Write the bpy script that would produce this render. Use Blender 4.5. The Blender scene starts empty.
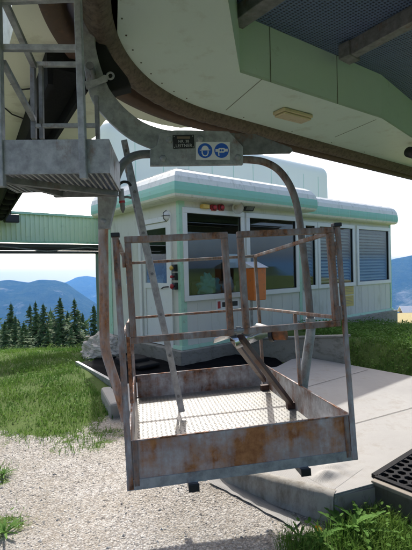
import bpy, math, random
import numpy as np
from mathutils import Vector, Matrix, noise
random.seed(7); rng = np.random.default_rng(7)
S = bpy.context.scene; COL = S.collection

# ---------------------------------------------------------------- camera, world, sun, exposure
F = 425.0; EYE = 1.65; PITCH = math.atan(7/425); ROLL = 0.025
cam_d = bpy.data.cameras.new('camera'); cam = bpy.data.objects.new('camera', cam_d); COL.objects.link(cam)
cam_d.sensor_fit = 'VERTICAL'; cam_d.sensor_height = 36; cam_d.lens = 36*F/550
cam_d.clip_start = 0.05; cam_d.clip_end = 40000
CR = Matrix.Rotation(math.pi/2-PITCH, 3, 'X') @ Matrix.Rotation(-ROLL, 3, 'Z')
cam.matrix_world = Matrix.Translation((0, 0, EYE)) @ CR.to_4x4()
S.camera = cam
ELEV = math.radians(41.5); SAZ = math.atan2(-.21, .97)
w = bpy.data.worlds.new('World'); S.world = w; w.use_nodes = True
nt = w.node_tree; bg = nt.nodes['Background']
sky = nt.nodes.new('ShaderNodeTexSky'); sky.sky_type = 'NISHITA'; sky.sun_disc = False
sky.sun_elevation = ELEV; sky.sun_rotation = SAZ; sky.altitude = 1200; sky.air_density = 0.6; sky.dust_density = 9; sky.ozone_density = 1.0
nt.links.new(sky.outputs[0], bg.inputs[0]); bg.inputs[1].default_value = 0.15
sd = bpy.data.lights.new('sun', 'SUN'); sd.energy = 2.0; sd.angle = math.radians(.6); sd.color = (1, .96, .9)
sun = bpy.data.objects.new('sun', sd); COL.objects.link(sun)
SD = Vector((math.sin(SAZ)*math.cos(ELEV), math.cos(SAZ)*math.cos(ELEV), math.sin(ELEV)))
sun.rotation_euler = SD.to_track_quat('Z', 'Y').to_euler(); sun.location = (0, 0, 30)
S.view_settings.view_transform = 'Standard'; S.view_settings.look = 'None'
S.view_settings.exposure = 1.55; S.view_settings.gamma = 1; S.view_settings.use_curve_mapping = False
S.cycles.max_bounces = 8; S.cycles.diffuse_bounces = 5; S.cycles.transparent_max_bounces = 12; S.cycles.volume_bounces = 1

# ---------------------------------------------------------------- measuring helpers
def ray(px, py): return CR @ Vector(((px-206)/F, -(py-275)/F, -1))
def at(px, py, Y):
    d = ray(px, py); return Vector((0, 0, EYE)) + d*(Y/d.y)
def G(px, py, z):
    d = ray(px, py); return Vector((0, 0, EYE)) + d*((z-EYE)/d.z)
UA = math.radians(39.3)
U = Vector((math.cos(UA), math.sin(UA), 0)); N = Vector((-math.sin(UA), math.cos(UA), 0)); Z = Vector((0, 0, 1))
CC = Vector((-.43, 7.2, 0))
def hitp(px, py, o, nrm):
    d = ray(px, py); c = Vector((0, 0, EYE)); return c + d*((o-c).dot(nrm)/d.dot(nrm))
def front(px, py, off=0):       # (t, z) on the cabin's front wall, moved back by off
    p = hitp(px, py, CC+N*off, N); return (p-CC).dot(U), p.z
def side(px, py):
    p = hitp(px, py, CC, U); return (p-CC).dot(N), p.z
def W(t, n, z): return CC + U*t + N*n + Z*z

# ---------------------------------------------------------------- mesh helpers
class MB:
    def __init__(s): s.v = []; s.f = []; s.sm = []
    def add(s, vs, fs, smooth=False):
        b = len(s.v); s.v += [tuple(v) for v in vs]
        for f in fs: s.f.append(tuple(b+i for i in f)); s.sm.append(smooth)
        return s
    def frame(s, o, ax, ay, az, lo, hi):
        vs = [o+ax*x+ay*y+az*z for x in (lo[0], hi[0]) for y in (lo[1], hi[1]) for z in (lo[2], hi[2])]
        return s.add(vs, [(0,1,3,2),(4,6,7,5),(0,4,5,1),(2,3,7,6),(0,2,6,4),(1,5,7,3)])
    def box(s, lo, hi): return s.frame(Vector((0,0,0)), Vector((1,0,0)), Vector((0,1,0)), Z, lo, hi)
    def beam(s, p, q, a, b, up=Z):
        p = Vector(p); q = Vector(q); d = (q-p); L = d.length; d.normalize(); sx = d.cross(up)
        if sx.length < 1e-4: sx = d.cross(Vector((0,1,0)))
        sx.normalize(); uy = sx.cross(d)
        return s.frame(p, d, sx, uy, (0, -a/2, -b/2), (L, a/2, b/2))
    def tube(s, pts, r, seg=14, caps=True):
        pts = [Vector(p) for p in pts]; n = len(pts); rr = r if isinstance(r, (list, tuple)) else [r]*n
        t0 = (pts[1]-pts[0]).normalized(); a = t0.cross(Z)
        if a.length < 1e-3: a = t0.cross(Vector((0,1,0)))
        a.normalize(); vs = []
        for i in range(n):
            t = (pts[min(i+1, n-1)]-pts[max(i-1, 0)]).normalized()
            a = (a-t*a.dot(t)).normalized(); b = t.cross(a)
            for k in range(seg):
                an = 2*math.pi*k/seg; vs.append(pts[i]+(a*math.cos(an)+b*math.sin(an))*rr[i])
        fs = [(i*seg+k, i*seg+(k+1) % seg, (i+1)*seg+(k+1) % seg, (i+1)*seg+k) for i in range(n-1) for k in range(seg)]
        s.add(vs, fs, True)
        if caps: s.add(vs[:seg], [tuple(range(seg))[::-1]]); s.add(vs[-seg:], [tuple(range(seg))])
        return s
    def prism(s, poly, ext):     # planar polygon + extrusion vector
        poly = [Vector(p) for p in poly]; ext = Vector(ext); n = len(poly)
        vs = poly+[p+ext for p in poly]
        return s.add(vs, [tuple(range(n))[::-1], tuple(range(n, 2*n))]+[(i, (i+1) % n, n+(i+1) % n, n+i) for i in range(n)])
    def disc(s, c, ax, ay, r, th=.003, seg=28, a0=0, a1=2*math.pi):
        full = abs(a1-a0-2*math.pi) < 1e-6; k = seg if full else seg+1
        return s.prism([c+(ax*math.cos(a0+(a1-a0)*i/seg)+ay*math.sin(a0+(a1-a0)*i/seg))*r for i in range(k)], ax.cross(ay)*th)
    def lathe(s, o, ax, prof, seg=24):
        a = ax.cross(Z)
        if a.length < 1e-3: a = Vector((1,0,0))
        a.normalize(); b = ax.cross(a); vs = []
        for (h, r) in prof:
            for k in range(seg):
                an = 2*math.pi*k/seg; vs.append(o+ax*h+(a*math.cos(an)+b*math.sin(an))*r)
        m = len(prof)
        return s.add(vs, [(i*seg+k, i*seg+(k+1) % seg, (i+1)*seg+(k+1) % seg, (i+1)*seg+k) for i in range(m-1) for k in range(seg)], True)
    def sweep(s, path, prof, right=True, closed=False, smooth=False):
        """prof = [(offset, z)] carried along a plan polyline; offset to the right (or left) of travel"""
        n = len(path); P2 = [Vector((p[0], p[1])) for p in path]; vs = []; m = len(prof)
        for i in range(n):
            ns = []
            for a, b in ((i-1, i), (i, i+1)):
                if closed or (a >= 0 and b < n):
                    d = (P2[b % n]-P2[a % n]).normalized(); ns.append(Vector((d.y, -d.x)) * (1 if right else -1))
            if len(ns) == 2:
                q = ns[0]+ns[1]; q = q*(2/max(q.length_squared, .2))
            else: q = ns[0]
            for (o, z) in prof: vs.append((P2[i].x+q.x*o, P2[i].y+q.y*o, z))
        seg = n if closed else n-1
        fs = [(i*m+k, ((i+1) % n)*m+k, ((i+1) % n)*m+k+1, i*m+k+1) for i in range(seg) for k in range(m-1)]
        return s.add(vs, fs, smooth)
    def build(s, name, m, parent=None, bev=0, local=None):
        me = bpy.data.meshes.new(name)
        vs = s.v
        if local is not None: vs = [tuple(local @ Vector(v)) for v in vs]
        me.from_pydata(vs, [], s.f); me.materials.append(m)
        me.polygons.foreach_set('use_smooth', s.sm); me.validate(); me.update()
        o = bpy.data.objects.new(name, me); COL.objects.link(o)
        if parent is not None:
            o.parent = parent
        if bev:
            b = o.modifiers.new('bevel', 'BEVEL'); b.width = bev; b.segments = 2; b.limit_method = 'ANGLE'; b.angle_limit = math.radians(35)
        return o
def tag(o, label=None, cat=None, group=None, kind=None):
    if label: o['label'] = label
    if cat: o['category'] = cat
    if group: o['group'] = group
    if kind: o['kind'] = kind
    return o
def thing(name, label, cat, loc=(0,0,0), group=None, mat4=None):
    o = bpy.data.objects.new(name, None); COL.objects.link(o); o.empty_display_size = .1
    o.matrix_world = mat4 if mat4 is not None else Matrix.Translation(Vector(loc)); return tag(o, label, cat, group)
def part(mb, name, m, root, bev=0, label=None):
    """mesh given in world coordinates, parented to a thing or a part"""
    r = root
    while r.parent: r = r.parent
    o = mb.build(name, m, root, bev, local=r.matrix_basis.inverted())
    if label: o['label'] = label
    return o
def solo(mb, name, m, label, cat, bev=0, group=None):
    o = mb.build(name, m, None, bev)
    # origin at the middle of its base
    co = np.array(mb.v); c = Vector(((co[:,0].min()+co[:,0].max())/2, (co[:,1].min()+co[:,1].max())/2, co[:,2].min()))
    o.data.transform(Matrix.Translation(-c)); o.location = c
    return tag(o, label, cat, group)

# ---------------------------------------------------------------- materials
def lin(c): return tuple(c)+(1,) if len(c) == 3 else c
class NT:
    def __init__(s, name):
        s.m = bpy.data.materials.new(name); s.m.use_nodes = True; s.t = s.m.node_tree; s.b = s.t.nodes['Principled BSDF']
        s.tc = s.t.nodes.new('ShaderNodeTexCoord')
    def n(s, typ, **k):
        x = s.t.nodes.new(typ)
        for a, v in k.items(): setattr(x, a, v)
        return x
    def l(s, a, b): s.t.links.new(a, b)
    def noise(s, scale, detail=5, rough=.6, vec=None, stretch=None):
        x = s.n('ShaderNodeTexNoise'); x.inputs['Scale'].default_value = scale; x.inputs['Detail'].default_value = detail; x.inputs['Roughness'].default_value = rough
        v = vec or s.tc.outputs['Object']
        if stretch:
            mp = s.n('ShaderNodeMapping'); mp.inputs['Scale'].default_value = stretch; s.l(v, mp.inputs[0]); v = mp.outputs[0]
        s.l(v, x.inputs['Vector']); return x.outputs['Fac']
    def ramp(s, fac, a, b, ca=(0,0,0), cb=(1,1,1)):
        x = s.n('ShaderNodeValToRGB'); e = x.color_ramp.elements; e[0].position = a; e[1].position = b; e[0].color = lin(ca); e[1].color = lin(cb)
        s.l(fac, x.inputs[0]); return x.outputs['Color']
    def mix(s, fac, a, b):
        x = s.n('ShaderNodeMix', data_type='RGBA')
        for sock, v in ((0, fac), (6, a), (7, b)):
            if isinstance(v, (int, float)): x.inputs[sock].default_value = v
            elif isinstance(v, tuple): x.inputs[sock].default_value = lin(v)
            else: s.l(v, x.inputs[sock])
        return x.outputs[2]
    def bump(s, h, strength=.3, dist=.01, prev=None):
        x = s.n('ShaderNodeBump'); x.inputs['Strength'].default_value = strength; x.inputs['Distance'].default_value = dist
        s.l(h, x.inputs['Height'])
        if prev is not None: s.l(prev, x.inputs['Normal'])
        s.l(x.outputs[0], s.b.inputs['Normal']); return x.outputs[0]
def paint(name, c, rough=.5, metal=0, var=.12, scale=4, dirt=0, dirtc=(.09,.07,.04), bump=.1, bscale=60, stretch=None, spec=.5):
    a = NT(name); f = a.noise(scale, 6, .6, stretch=stretch)
    col = a.mix(f, tuple(x*(1-var) for x in c), tuple(min(1, x*(1+var)) for x in c))
    if dirt:
        g = a.noise(scale*2.3, 8, .7, stretch=stretch); m = a.ramp(g, .62-dirt*.3, .85-dirt*.2)
        col = a.mix(m, col, dirtc)
    a.l(col, a.b.inputs['Base Color']); a.b.inputs['Roughness'].default_value = rough; a.b.inputs['Metallic'].default_value = metal
    a.b.inputs['Specular IOR Level'].default_value = spec
    if bump: a.bump(a.noise(bscale, 4), bump, .003)
    return a.m
def rusty(name, base, amount=.5, scale=5, metal=.35, rust1=(.23,.085,.03), rust2=(.09,.04,.02), stretch=None, rough=.55):
    a = NT(name); f = a.noise(scale*3, 7, .65); col = a.mix(a.ramp(f, .36, .64), tuple(x*.7 for x in base), tuple(x*1.22 for x in base))
    r = a.noise(scale, 9, .68, stretch=stretch)
    dr_ = a.noise(scale*5, 4, .6, stretch=(1, 1, .12)); ad_ = a.n('ShaderNodeMath', operation='MULTIPLY_ADD'); a.l(dr_, ad_.inputs[0]); ad_.inputs[1].default_value = .35; a.l(r, ad_.inputs[2]); sb_ = a.n('ShaderNodeMath', operation='SUBTRACT'); a.l(ad_.outputs[0], sb_.inputs[0]); sb_.inputs[1].default_value = .175; r = sb_.outputs[0]
    m = a.ramp(r, .66-amount*.36, .86-amount*.3)
    rc = a.mix(a.ramp(a.noise(scale*6, 6, .7), .38, .62), rust1, rust2)
    col = a.mix(m, col, rc); a.l(col, a.b.inputs['Base Color'])
    inv = a.n('ShaderNodeMath', operation='MULTIPLY_ADD'); a.l(m, inv.inputs[0]); inv.inputs[1].default_value = -metal; inv.inputs[2].default_value = metal
    a.l(inv.outputs[0], a.b.inputs['Metallic'])
    ro = a.n('ShaderNodeMath', operation='MULTIPLY_ADD'); a.l(m, ro.inputs[0]); ro.inputs[1].default_value = .9-rough; ro.inputs[2].default_value = rough
    a.l(ro.outputs[0], a.b.inputs['Roughness']); a.bump(a.noise(scale*14, 5, .7), .35, .003); return a.m
M = {}
M['galv'] = rusty('galvanised steel', (.36,.37,.37), .2, 6, .3, rough=.5)
M['galv_dark'] = rusty('dull galvanised steel', (.20,.20,.20), .25, 6, .3, rough=.55)
M['rail'] = rusty('weathered rail steel', (.32,.29,.27), .78, 9, .05, rust1=(.32,.14,.06), stretch=(1,1,.35))
M['post'] = rusty('rust streaked post', (.46,.45,.45), .86, 7, .05, rust1=(.36,.15,.06), stretch=(1.5,1.5,.3))
M['pipe_l'] = rusty('orange rusted pipe', (.50,.49,.48), .95, 5, .05, rust1=(.48,.21,.08), rust2=(.2,.08,.03), stretch=(1.2,1.2,.35))
M['pipe_r'] = rusty('brown weathered pipe', (.30,.28,.265), .85, 6, .1, rust1=(.20,.098,.05), rust2=(.05,.03,.025), stretch=(1.2,1.2,.4))
M['panel'] = rusty('rust stained sheet', (.50,.52,.53), .86, 3.2, .03, rust1=(.46,.20,.07), rust2=(.28,.105,.035))
M['panel_in'] = rusty('rust stained inner sheet', (.46,.47,.47), .78, 4.5, .05, rust1=(.27,.125,.06), rust2=(.10,.05,.03))
M['brace'] = rusty('dark brown primer', (.06,.03,.022), .3, 8, .1, rust1=(.16,.065,.035))
M['tread'] = paint('worn aluminium tread plate', (.27,.27,.255), .5, .15, .12, 5, .35, (.30,.26,.18), .2, 120)
M['chrome'] = paint('polished steel', (.62,.64,.66), .22, .9, .08, 8, .1, bump=.03)
M['orange_end'] = paint('orange red oxide', (.36,.13,.05), .8, 0, .35, 14, .8)
M['black'] = paint('black plastic', (.016,.016,.018), .45, 0, .2, bump=.05)
M['black_rub'] = paint('black rubber', (.012,.012,.013), .8, 0, .3, 20, bump=.5, bscale=90, spec=.2)
M['mint'] = paint('mint gelcoat', (.57,.68,.59), .4, 0, .07, 1.6, .25, (.38,.41,.30), bump=.05, bscale=8)
M['mint_in'] = paint('mint recess panel', (.60,.74,.66), .4, 0, .08, 1.5, .1, (.2,.24,.18), bump=.05, bscale=8)
M['cream'] = paint('cream green gelcoat', (.78,.80,.63), .45, 0, .1, 1.1, .3, (.34,.31,.17), bump=.08, bscale=6)
M['rim'] = paint('rusty brown guide rim', (.14,.105,.075), .8, 0, .4, 14, .6, (.035,.026,.02), .9, 55)
M['rim_out'] = paint('brown outer flange', (.10,.062,.042), .7, 0, .25, 9, .3, (.2,.1,.05), .3, 50)
M['shade_black'] = paint('black painted groove shade', (.012,.012,.012), .9, 0, .2)  # deep shade of the rim groove put into the colour
M['wall'] = paint('off white wall panel', (.66,.67,.61), .6, 0, .06, 1.5, .3, (.42,.42,.34), .03, 30, stretch=(1,1,.3))
M['hall'] = paint('pale mint hall cladding', (.80,.84,.70), .5, 0, .04, .8, .05, (.5,.6,.5), .03, 20, stretch=(1,1,.2))
M['white'] = paint('white painted frame', (.76,.78,.76), .45, 0, .04, 6, .08, (.45,.44,.38), .03)
M['fascia_w'] = paint('weathered white fascia', (.74,.74,.64), .5, 0, .06, 4, .32, (.36,.38,.28), .05, 20, stretch=(1,1,.35))
M['fascia_g'] = paint('green fascia band', (.25,.55,.40), .5, 0, .08, 4, .25, (.3,.4,.28), .04)
M['trim'] = paint('pale green trim', (.40,.66,.50), .5, 0, .06, 5, .22, (.25,.24,.14), .05)
M['concrete'] = paint('stained concrete', (.30,.285,.25), .9, 0, .22, 3, .4, (.10,.09,.07), .5, 40, stretch=(1,1,1.8))
M['corr'] = paint('light green corrugated sheet', (.66,.80,.60), .5, 0, .06, 2, .1, (.3,.4,.25), .03)
M['beam'] = paint('dark steel beam', (.06,.065,.07), .6, .3, .2)
M['blue'] = paint('mandatory sign blue', (.02,.12,.55), .5, 0, .08)
M['signw'] = paint('sign white', (.78,.79,.78), .5, 0, .04, 9, .1, (.5,.48,.4))
M['red'] = paint('signal red', (.40,.03,.04), .35, 0, .1, bump=0)
M['yellow'] = paint('signal yellow', (.70,.47,.10), .4, 0, .1, bump=0)
M['notice'] = paint('faded yellow notice', (.62,.50,.14), .6, 0, .1, 10, .1)
M['bin'] = paint('orange plastic', (.72,.20,.035), .45, 0, .12, 5, .25, (.34,.13,.06), .05)
M['horn'] = paint('ivory horn', (.52,.49,.36), .5, 0, .1)
M['teal'] = paint('teal fabric', (.06,.30,.36), .8, 0, .2, 12, bump=.4)
M['cyan'] = paint('cyan rag', (.12,.42,.42), .8, 0, .1)
M['paper'] = paint('paper', (.62,.70,.88), .7, 0, .08)
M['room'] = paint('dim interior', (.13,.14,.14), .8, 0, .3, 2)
M['carton'] = paint('carton', (.34,.28,.19), .8, 0, .15)
M['blind'] = paint('grey green blind slat', (.50,.52,.45), .5, 0, .15, 3)
M['bark'] = paint('bark', (.10,.07,.05), .9, 0, .3, 8, bump=.6)
M['wood'] = paint('grey weathered wood', (.26,.23,.19), .85, 0, .2, 4, .3, bump=.4, stretch=(1,6,1))
M['dandy'] = paint('dandelion yellow', (.75,.42,.02), .6, 0, .1)
M['lamp'] = paint('yellowed lamp diffuser', (.52,.44,.27), .4, 0, .12, 9, .25, (.25,.16,.08))
M['snow'] = paint('weathered white roof sheet', (.72,.73,.72), .5)
M['hut'] = paint('dark timber wall', (.10,.07,.055), .8)
M['joint'] = paint('dirty joint sealant', (.16,.18,.13), .8)
def glass_mat():
    a = NT('window glass'); t = a.t; out = t.nodes['Material Output']
    tr = a.n('ShaderNodeBsdfTransparent'); tr.inputs[0].default_value = (.86,.90,.88,1)
    gl = a.n('ShaderNodeBsdfGlossy'); gl.inputs['Roughness'].default_value = .015
    ge = a.n('ShaderNodeNewGeometry'); dt = a.n('ShaderNodeVectorMath', operation='DOT_PRODUCT'); a.l(ge.outputs['Normal'], dt.inputs[0]); a.l(ge.outputs['Incoming'], dt.inputs[1])
    def mt(op, x, y):
        q = a.n('ShaderNodeMath', operation=op); a.l(x, q.inputs[0]); q.inputs[1].default_value = y; return q.outputs[0]
    ab = mt('ABSOLUTE', dt.outputs['Value'], 0); om = mt('ADD', mt('MULTIPLY', ab, -1), 1); f5 = mt('ADD', mt('MULTIPLY', mt('POWER', om, 5), .9), .06)
    mx = a.n('ShaderNodeMixShader'); a.l(f5, mx.inputs[0]); a.l(tr.outputs[0], mx.inputs[1]); a.l(gl.outputs[0], mx.inputs[2])
    nb = a.n('ShaderNodeBump'); nb.inputs['Strength'].default_value = .02; a.l(a.noise(2.5, 2), nb.inputs['Height']); a.l(nb.outputs[0], gl.inputs['Normal'])
    a.l(mx.outputs[0], out.inputs['Surface']); t.nodes.remove(a.b); return a.m
M['glass'] = glass_mat()
def leafmat(name, c1, c2, scale=3, trans=.35):
    a = NT(name); t = a.t; out = t.nodes['Material Output']
    col = a.mix(a.ramp(a.noise(scale, 5), .35, .65), c1, c2); a.l(col, a.b.inputs['Base Color']); a.b.inputs['Roughness'].default_value = .75
    a.b.inputs['Specular IOR Level'].default_value = .1
    tl = a.n('ShaderNodeBsdfTranslucent'); a.l(col, tl.inputs[0]); mx = a.n('ShaderNodeMixShader'); mx.inputs[0].default_value = trans
    a.l(a.b.outputs[0], mx.inputs[1]); a.l(tl.outputs[0], mx.inputs[2]); a.l(mx.outputs[0], out.inputs['Surface']); return a.m
M['grass'] = leafmat('grass blades', (.07,.165,.028), (.15,.25,.05), 1.5)
M['herb'] = leafmat('broad herb leaves', (.075,.175,.03), (.14,.25,.05), 2.5)
M['dand_leaf'] = leafmat('dandelion leaf', (.08,.19,.035), (.14,.26,.06), 6)
M['needle'] = leafmat('spruce needles', (.04,.085,.03), (.085,.135,.05), .6, .15)
M['shrub'] = leafmat('shrub leaves', (.04,.08,.02), (.09,.13,.04), 2, .3)

M['net'] = paint('black woven net', (.007,.007,.008), .95, 0, .4, 30, bump=.8, bscale=160, spec=.05)
M['colm'] = paint('grey green column paint', (.20,.27,.25), .5, 0, .1)
def carpet_mat():
    a = NT('dirty white ribbed carpet'); mp = a.n('ShaderNodeMapping'); mp.inputs['Rotation'].default_value = (0, 0, -UA); a.l(a.tc.outputs['Object'], mp.inputs[0])
    wv = a.n('ShaderNodeTexWave', bands_direction='X'); wv.inputs['Scale'].default_value = 34; wv.inputs['Distortion'].default_value = .6; wv.inputs['Detail'].default_value = 1; a.l(mp.outputs[0], wv.inputs[0])
    col = a.mix(a.noise(1.6, 8, .7), (.25,.243,.228), (.43,.42,.40)); col = a.mix(a.ramp(a.noise(3.3, 10, .78), .52, .74), col, (.26,.24,.20))
    rb = a.ramp(wv.outputs['Fac'], .2, .7, (.9,.9,.9), (1,1,1)); mm = a.n('ShaderNodeMix', data_type='RGBA', blend_type='MULTIPLY'); mm.inputs[0].default_value = 1
    a.l(col, mm.inputs[6]); a.l(rb, mm.inputs[7]); a.l(mm.outputs[2], a.b.inputs['Base Color']); a.b.inputs['Roughness'].default_value = .85
    a.bump(wv.outputs['Fac'], .25, .003, a.bump(a.noise(90, 3), .25, .003)); return a.m
M['carpet'] = carpet_mat()
M['skirt'] = paint('mud splashed carpet edge', (.36,.345,.31), .9, 0, .2, 6, .55, (.15,.125,.09), .4, 90, stretch=(1,1,.4))

def ground_mat():
    a = NT('gravel, soil and turf'); at_ = a.n('ShaderNodeAttribute', attribute_name='cover'); sep = a.n('ShaderNodeSeparateColor'); a.l(at_.outputs['Color'], sep.inputs[0])
    v1 = a.n('ShaderNodeTexVoronoi'); v1.inputs['Scale'].default_value = 72; a.l(a.tc.outputs['Object'], v1.inputs[0])
    v2 = a.n('ShaderNodeTexVoronoi'); v2.inputs['Scale'].default_value = 170; a.l(a.tc.outputs['Object'], v2.inputs[0])
    s2 = a.n('ShaderNodeSeparateColor'); a.l(v1.outputs['Color'], s2.inputs[0])
    g = a.mix(s2.outputs[0], (.30,.28,.258), (.58,.56,.53)); g = a.mix(a.ramp(a.noise(1.3, 8, .7), .42, .72), g, (.33,.295,.24))
    e = a.ramp(v1.outputs['Distance'], .3, .75, (1,1,1), (.62,.58,.52)); mm = a.n('ShaderNodeMix', data_type='RGBA', blend_type='MULTIPLY'); mm.inputs[0].default_value = .7; a.l(g, mm.inputs[6]); a.l(e, mm.inputs[7])
    soil = a.mix(a.noise(6, 8, .7), (.05,.10,.02), (.11,.15,.04))
    # break the edge between gravel and turf with noise
    ad = a.n('ShaderNodeMath', operation='ADD'); a.l(sep.outputs[0], ad.inputs[0]); nn = a.noise(2.6, 9, .8); ma = a.n('ShaderNodeMath', operation='MULTIPLY_ADD'); a.l(nn, ma.inputs[0]); ma.inputs[1].default_value = 2.4; ma.inputs[2].default_value = -.7; a.l(ma.outputs[0], ad.inputs[1])
    mk = a.ramp(ad.outputs[0], .85, 1.15); col = a.mix(mk, mm.outputs[2], soil)
    far = a.mix(a.ramp(a.noise(.01, 8, .7), .4, .6), (.02,.04,.02), (.05,.075,.03)); col = a.mix(sep.outputs[1], col, far)
    dry = a.mix(a.noise(1.2, 6), (.20,.17,.07), (.32,.27,.13)); col = a.mix(sep.outputs[2], col, dry)
    a.l(col, a.b.inputs['Base Color']); a.b.inputs['Roughness'].default_value = .95; a.b.inputs['Specular IOR Level'].default_value = .15
    inv = a.n('ShaderNodeMath', operation='SUBTRACT'); inv.inputs[0].default_value = 1; a.l(v1.outputs['Distance'], inv.inputs[1])
    inv2 = a.n('ShaderNodeMath', operation='SUBTRACT'); inv2.inputs[0].default_value = 1; a.l(v2.outputs['Distance'], inv2.inputs[1])
    a.bump(inv.outputs[0], .6, .008, a.bump(inv2.outputs[0], .5, .006)); return a.m
M['ground'] = ground_mat()
def stone_mat():
    a = NT('pale limestone chips'); oi = a.n('ShaderNodeTexWhiteNoise', noise_dimensions='3D'); 
    v = a.n('ShaderNodeTexVoronoi'); v.inputs['Scale'].default_value = 16; a.l(a.tc.outputs['Object'], v.inputs[0]); sp = a.n('ShaderNodeSeparateColor'); a.l(v.outputs['Color'], sp.inputs[0])
    a.l(a.mix(sp.outputs[0], (.31,.28,.24), (.58,.555,.505)), a.b.inputs['Base Color']); a.b.inputs['Roughness'].default_value = .9; a.t.nodes.remove(oi); return a.m
M['stone'] = stone_mat()
M['boulder'] = paint('pale limestone', (.70,.63,.57), .9, 0, .2, 5, .25, (.28,.25,.2), 1.0, 14)
def hill_mat():
    a = NT('forested slopes'); col = a.mix(a.ramp(a.noise(.009, 10, .8), .42, .6), (.012,.028,.014), (.05,.07,.03))
    col = a.mix(a.ramp(a.noise(.0022, 9, .7), .58, .66), col, (.20,.20,.17)); a.l(col, a.b.inputs['Base Color']); a.b.inputs['Roughness'].default_value = 1; a.b.inputs['Specular IOR Level'].default_value = 0
    a.bump(a.noise(.018, 8, .75), 1.0, 40); return a.m
M['hill'] = hill_mat()

# ---------------------------------------------------------------- terrain
def ss(a, b, x): t = np.clip((x-a)/(b-a), 0, 1); return t*t*(3-2*t)
def uu(x, y): return x*U.x+y*U.y
def nn_(x, y): return x*N.x+y*N.y
def wob(x, y):
    return np.sin(x*1.7+1.3*np.sin(y*.9))*.5+np.sin(y*2.3+x*.8+2)*.3+np.sin(x*4.1-y*3.3)*.2
def hgt(x, y):
    x = np.asarray(x, float); y = np.asarray(y, float); r = np.hypot(x, y)
    z = wob(x, y)*.012 + wob(x*4, y*4)*.004
    left = 1-ss(-.1, .25, x/np.maximum(r, .1))
    z = z + left*ss(4.4, 6.5, y)*(.02+.04*wob(x*.8, y*.8))
    z = z - left*.42*np.maximum(y-8.3, 0)*ss(8.3, 11, y)
    rt = 1-left
    z = z - rt*.11*np.maximum(y-12, 0)
    z = z - np.clip(r-70, 0, 1400)*.42*rt
    bank = ss(5.50, 6.2, uu(x, y))*(1-ss(5.6, 6.2, nn_(x, y)))*(1-ss(9.0, 12.5, uu(x, y)))*ss(-3, 0, nn_(x, y))
    z = z + bank*(.40+.05*wob(x*2, y*2))*(1-.45*ss(6.5, 9.5, uu(x, y))) - (ss(9.5, 13, uu(x, y))*rt*ss(8, 12, y))*.15
    z = z + .12*np.exp(-((x+.05)**2+(y-3.35)**2)/.22)
    ex, ey = -1.22+2.05, 5.2-6.75; tq = np.clip(((x+2.05)*ex+(y-6.75)*ey)/(ex*ex+ey*ey), 0, 1.35)
    z = z + .03*np.exp(-((x+2.05-tq*ex)**2+(y-6.75-tq*ey)**2)/.12)
    pit = (uu(x,y) > .0)&(uu(x,y) < 5.45)&(nn_(x,y) > -1.5)&(nn_(x,y) < 9)&(y > 2.9)
    return np.maximum(z, -760)
def cover(x, y):
    r = np.hypot(x, y)
    g = ss(3.75, 5.0, y+.25*wob(x*2, y*2)-.35*ss(-1.6,-1.0,x))*(1-ss(-1.15, -.7, x))
    g = np.maximum(g, ss(5.3, 5.6, uu(x, y)))
    g = np.maximum(g, (1-ss(2.55, 3.0, y+.5*np.abs(x-.95)-.08*wob(x*5,y*5)))*ss(.25, .5, x))
    g = np.maximum(g, .6*(1-ss(.05, .42, np.hypot(x+1.86, y-3.4))))
    g = np.maximum(g, .7*(1-ss(.05, .42, np.hypot(x+1.5, y-2.72))))
    g = np.maximum(g, .42*(1-ss(.1, .5, np.hypot((x+1.2)*.6, y-4.1))))
    g = np.maximum(g, ss(9, 10, r)*(y > 0)); g = np.maximum(g, ss(14, 16, r)); far = ss(60, 160, r)
    pth = ss(9.3, 9.8, uu(x, y)-.15*wob(x, y))*(1-ss(11.2, 11.8, uu(x, y)))*(x > 3)*(nn_(x, y) < 5.5)*ss(8.5,9.2,y)
    g = g*(1-pth); dry = ss(13, 17, y)*(x > 4)*(1-far)
    return g, far, dry
ra = np.concatenate([np.arange(.0, 2.0, .25), np.arange(2.0, 12, .07), np.geomspace(12, 14000, 110)])
az = np.concatenate([np.linspace(-180, -48, 34)[:-1], np.linspace(-48, 48, 240), np.linspace(48, 180, 34)[1:]])*math.pi/180
RR, AA = np.meshgrid(ra, az, indexing='ij'); X = RR*np.sin(AA); Y = RR*np.cos(AA); H = hgt(X, Y)
H = np.where(RR > 200, np.maximum(H, -760), H)
back = ss(0, -3, Y); H = H*(1-back) + back*0*H
nr, na = RR.shape; V = np.stack([X, Y, H], -1).reshape(-1, 3)
idx = np.arange(nr*na).reshape(nr, na); fc = np.stack([idx[:-1, :-1], idx[1:, :-1], idx[1:, 1:], idx[:-1, 1:]], -1).reshape(-1, 4)
def npmesh(name, V, Fc, m, smooth=True):
    me = bpy.data.meshes.new(name); k = Fc.shape[1]
    me.vertices.add(len(V)); me.vertices.foreach_set('co', np.ascontiguousarray(V, dtype=np.float32).ravel())
    me.loops.add(Fc.size); me.loops.foreach_set('vertex_index', np.ascontiguousarray(Fc, dtype=np.int32).ravel())
    me.polygons.add(len(Fc)); me.polygons.foreach_set('loop_start', np.arange(0, Fc.size, k, dtype=np.int32))
    me.polygons.foreach_set('use_smooth', np.full(len(Fc), smooth)); me.materials.append(m); me.update(calc_edges=True); me.validate()
    o = bpy.data.objects.new(name, me); COL.objects.link(o); return o
ground = npmesh('ground', V, fc[:, ::-1], M['ground']); tag(ground, kind='structure')
g, fa, dr = cover(V[:, 0], V[:, 1]); ca = ground.data.color_attributes.new('cover', 'FLOAT_COLOR', 'POINT')
ca.data.foreach_set('color', np.stack([g, fa, dr, np.ones_like(g)], -1).astype(np.float32).ravel())

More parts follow.
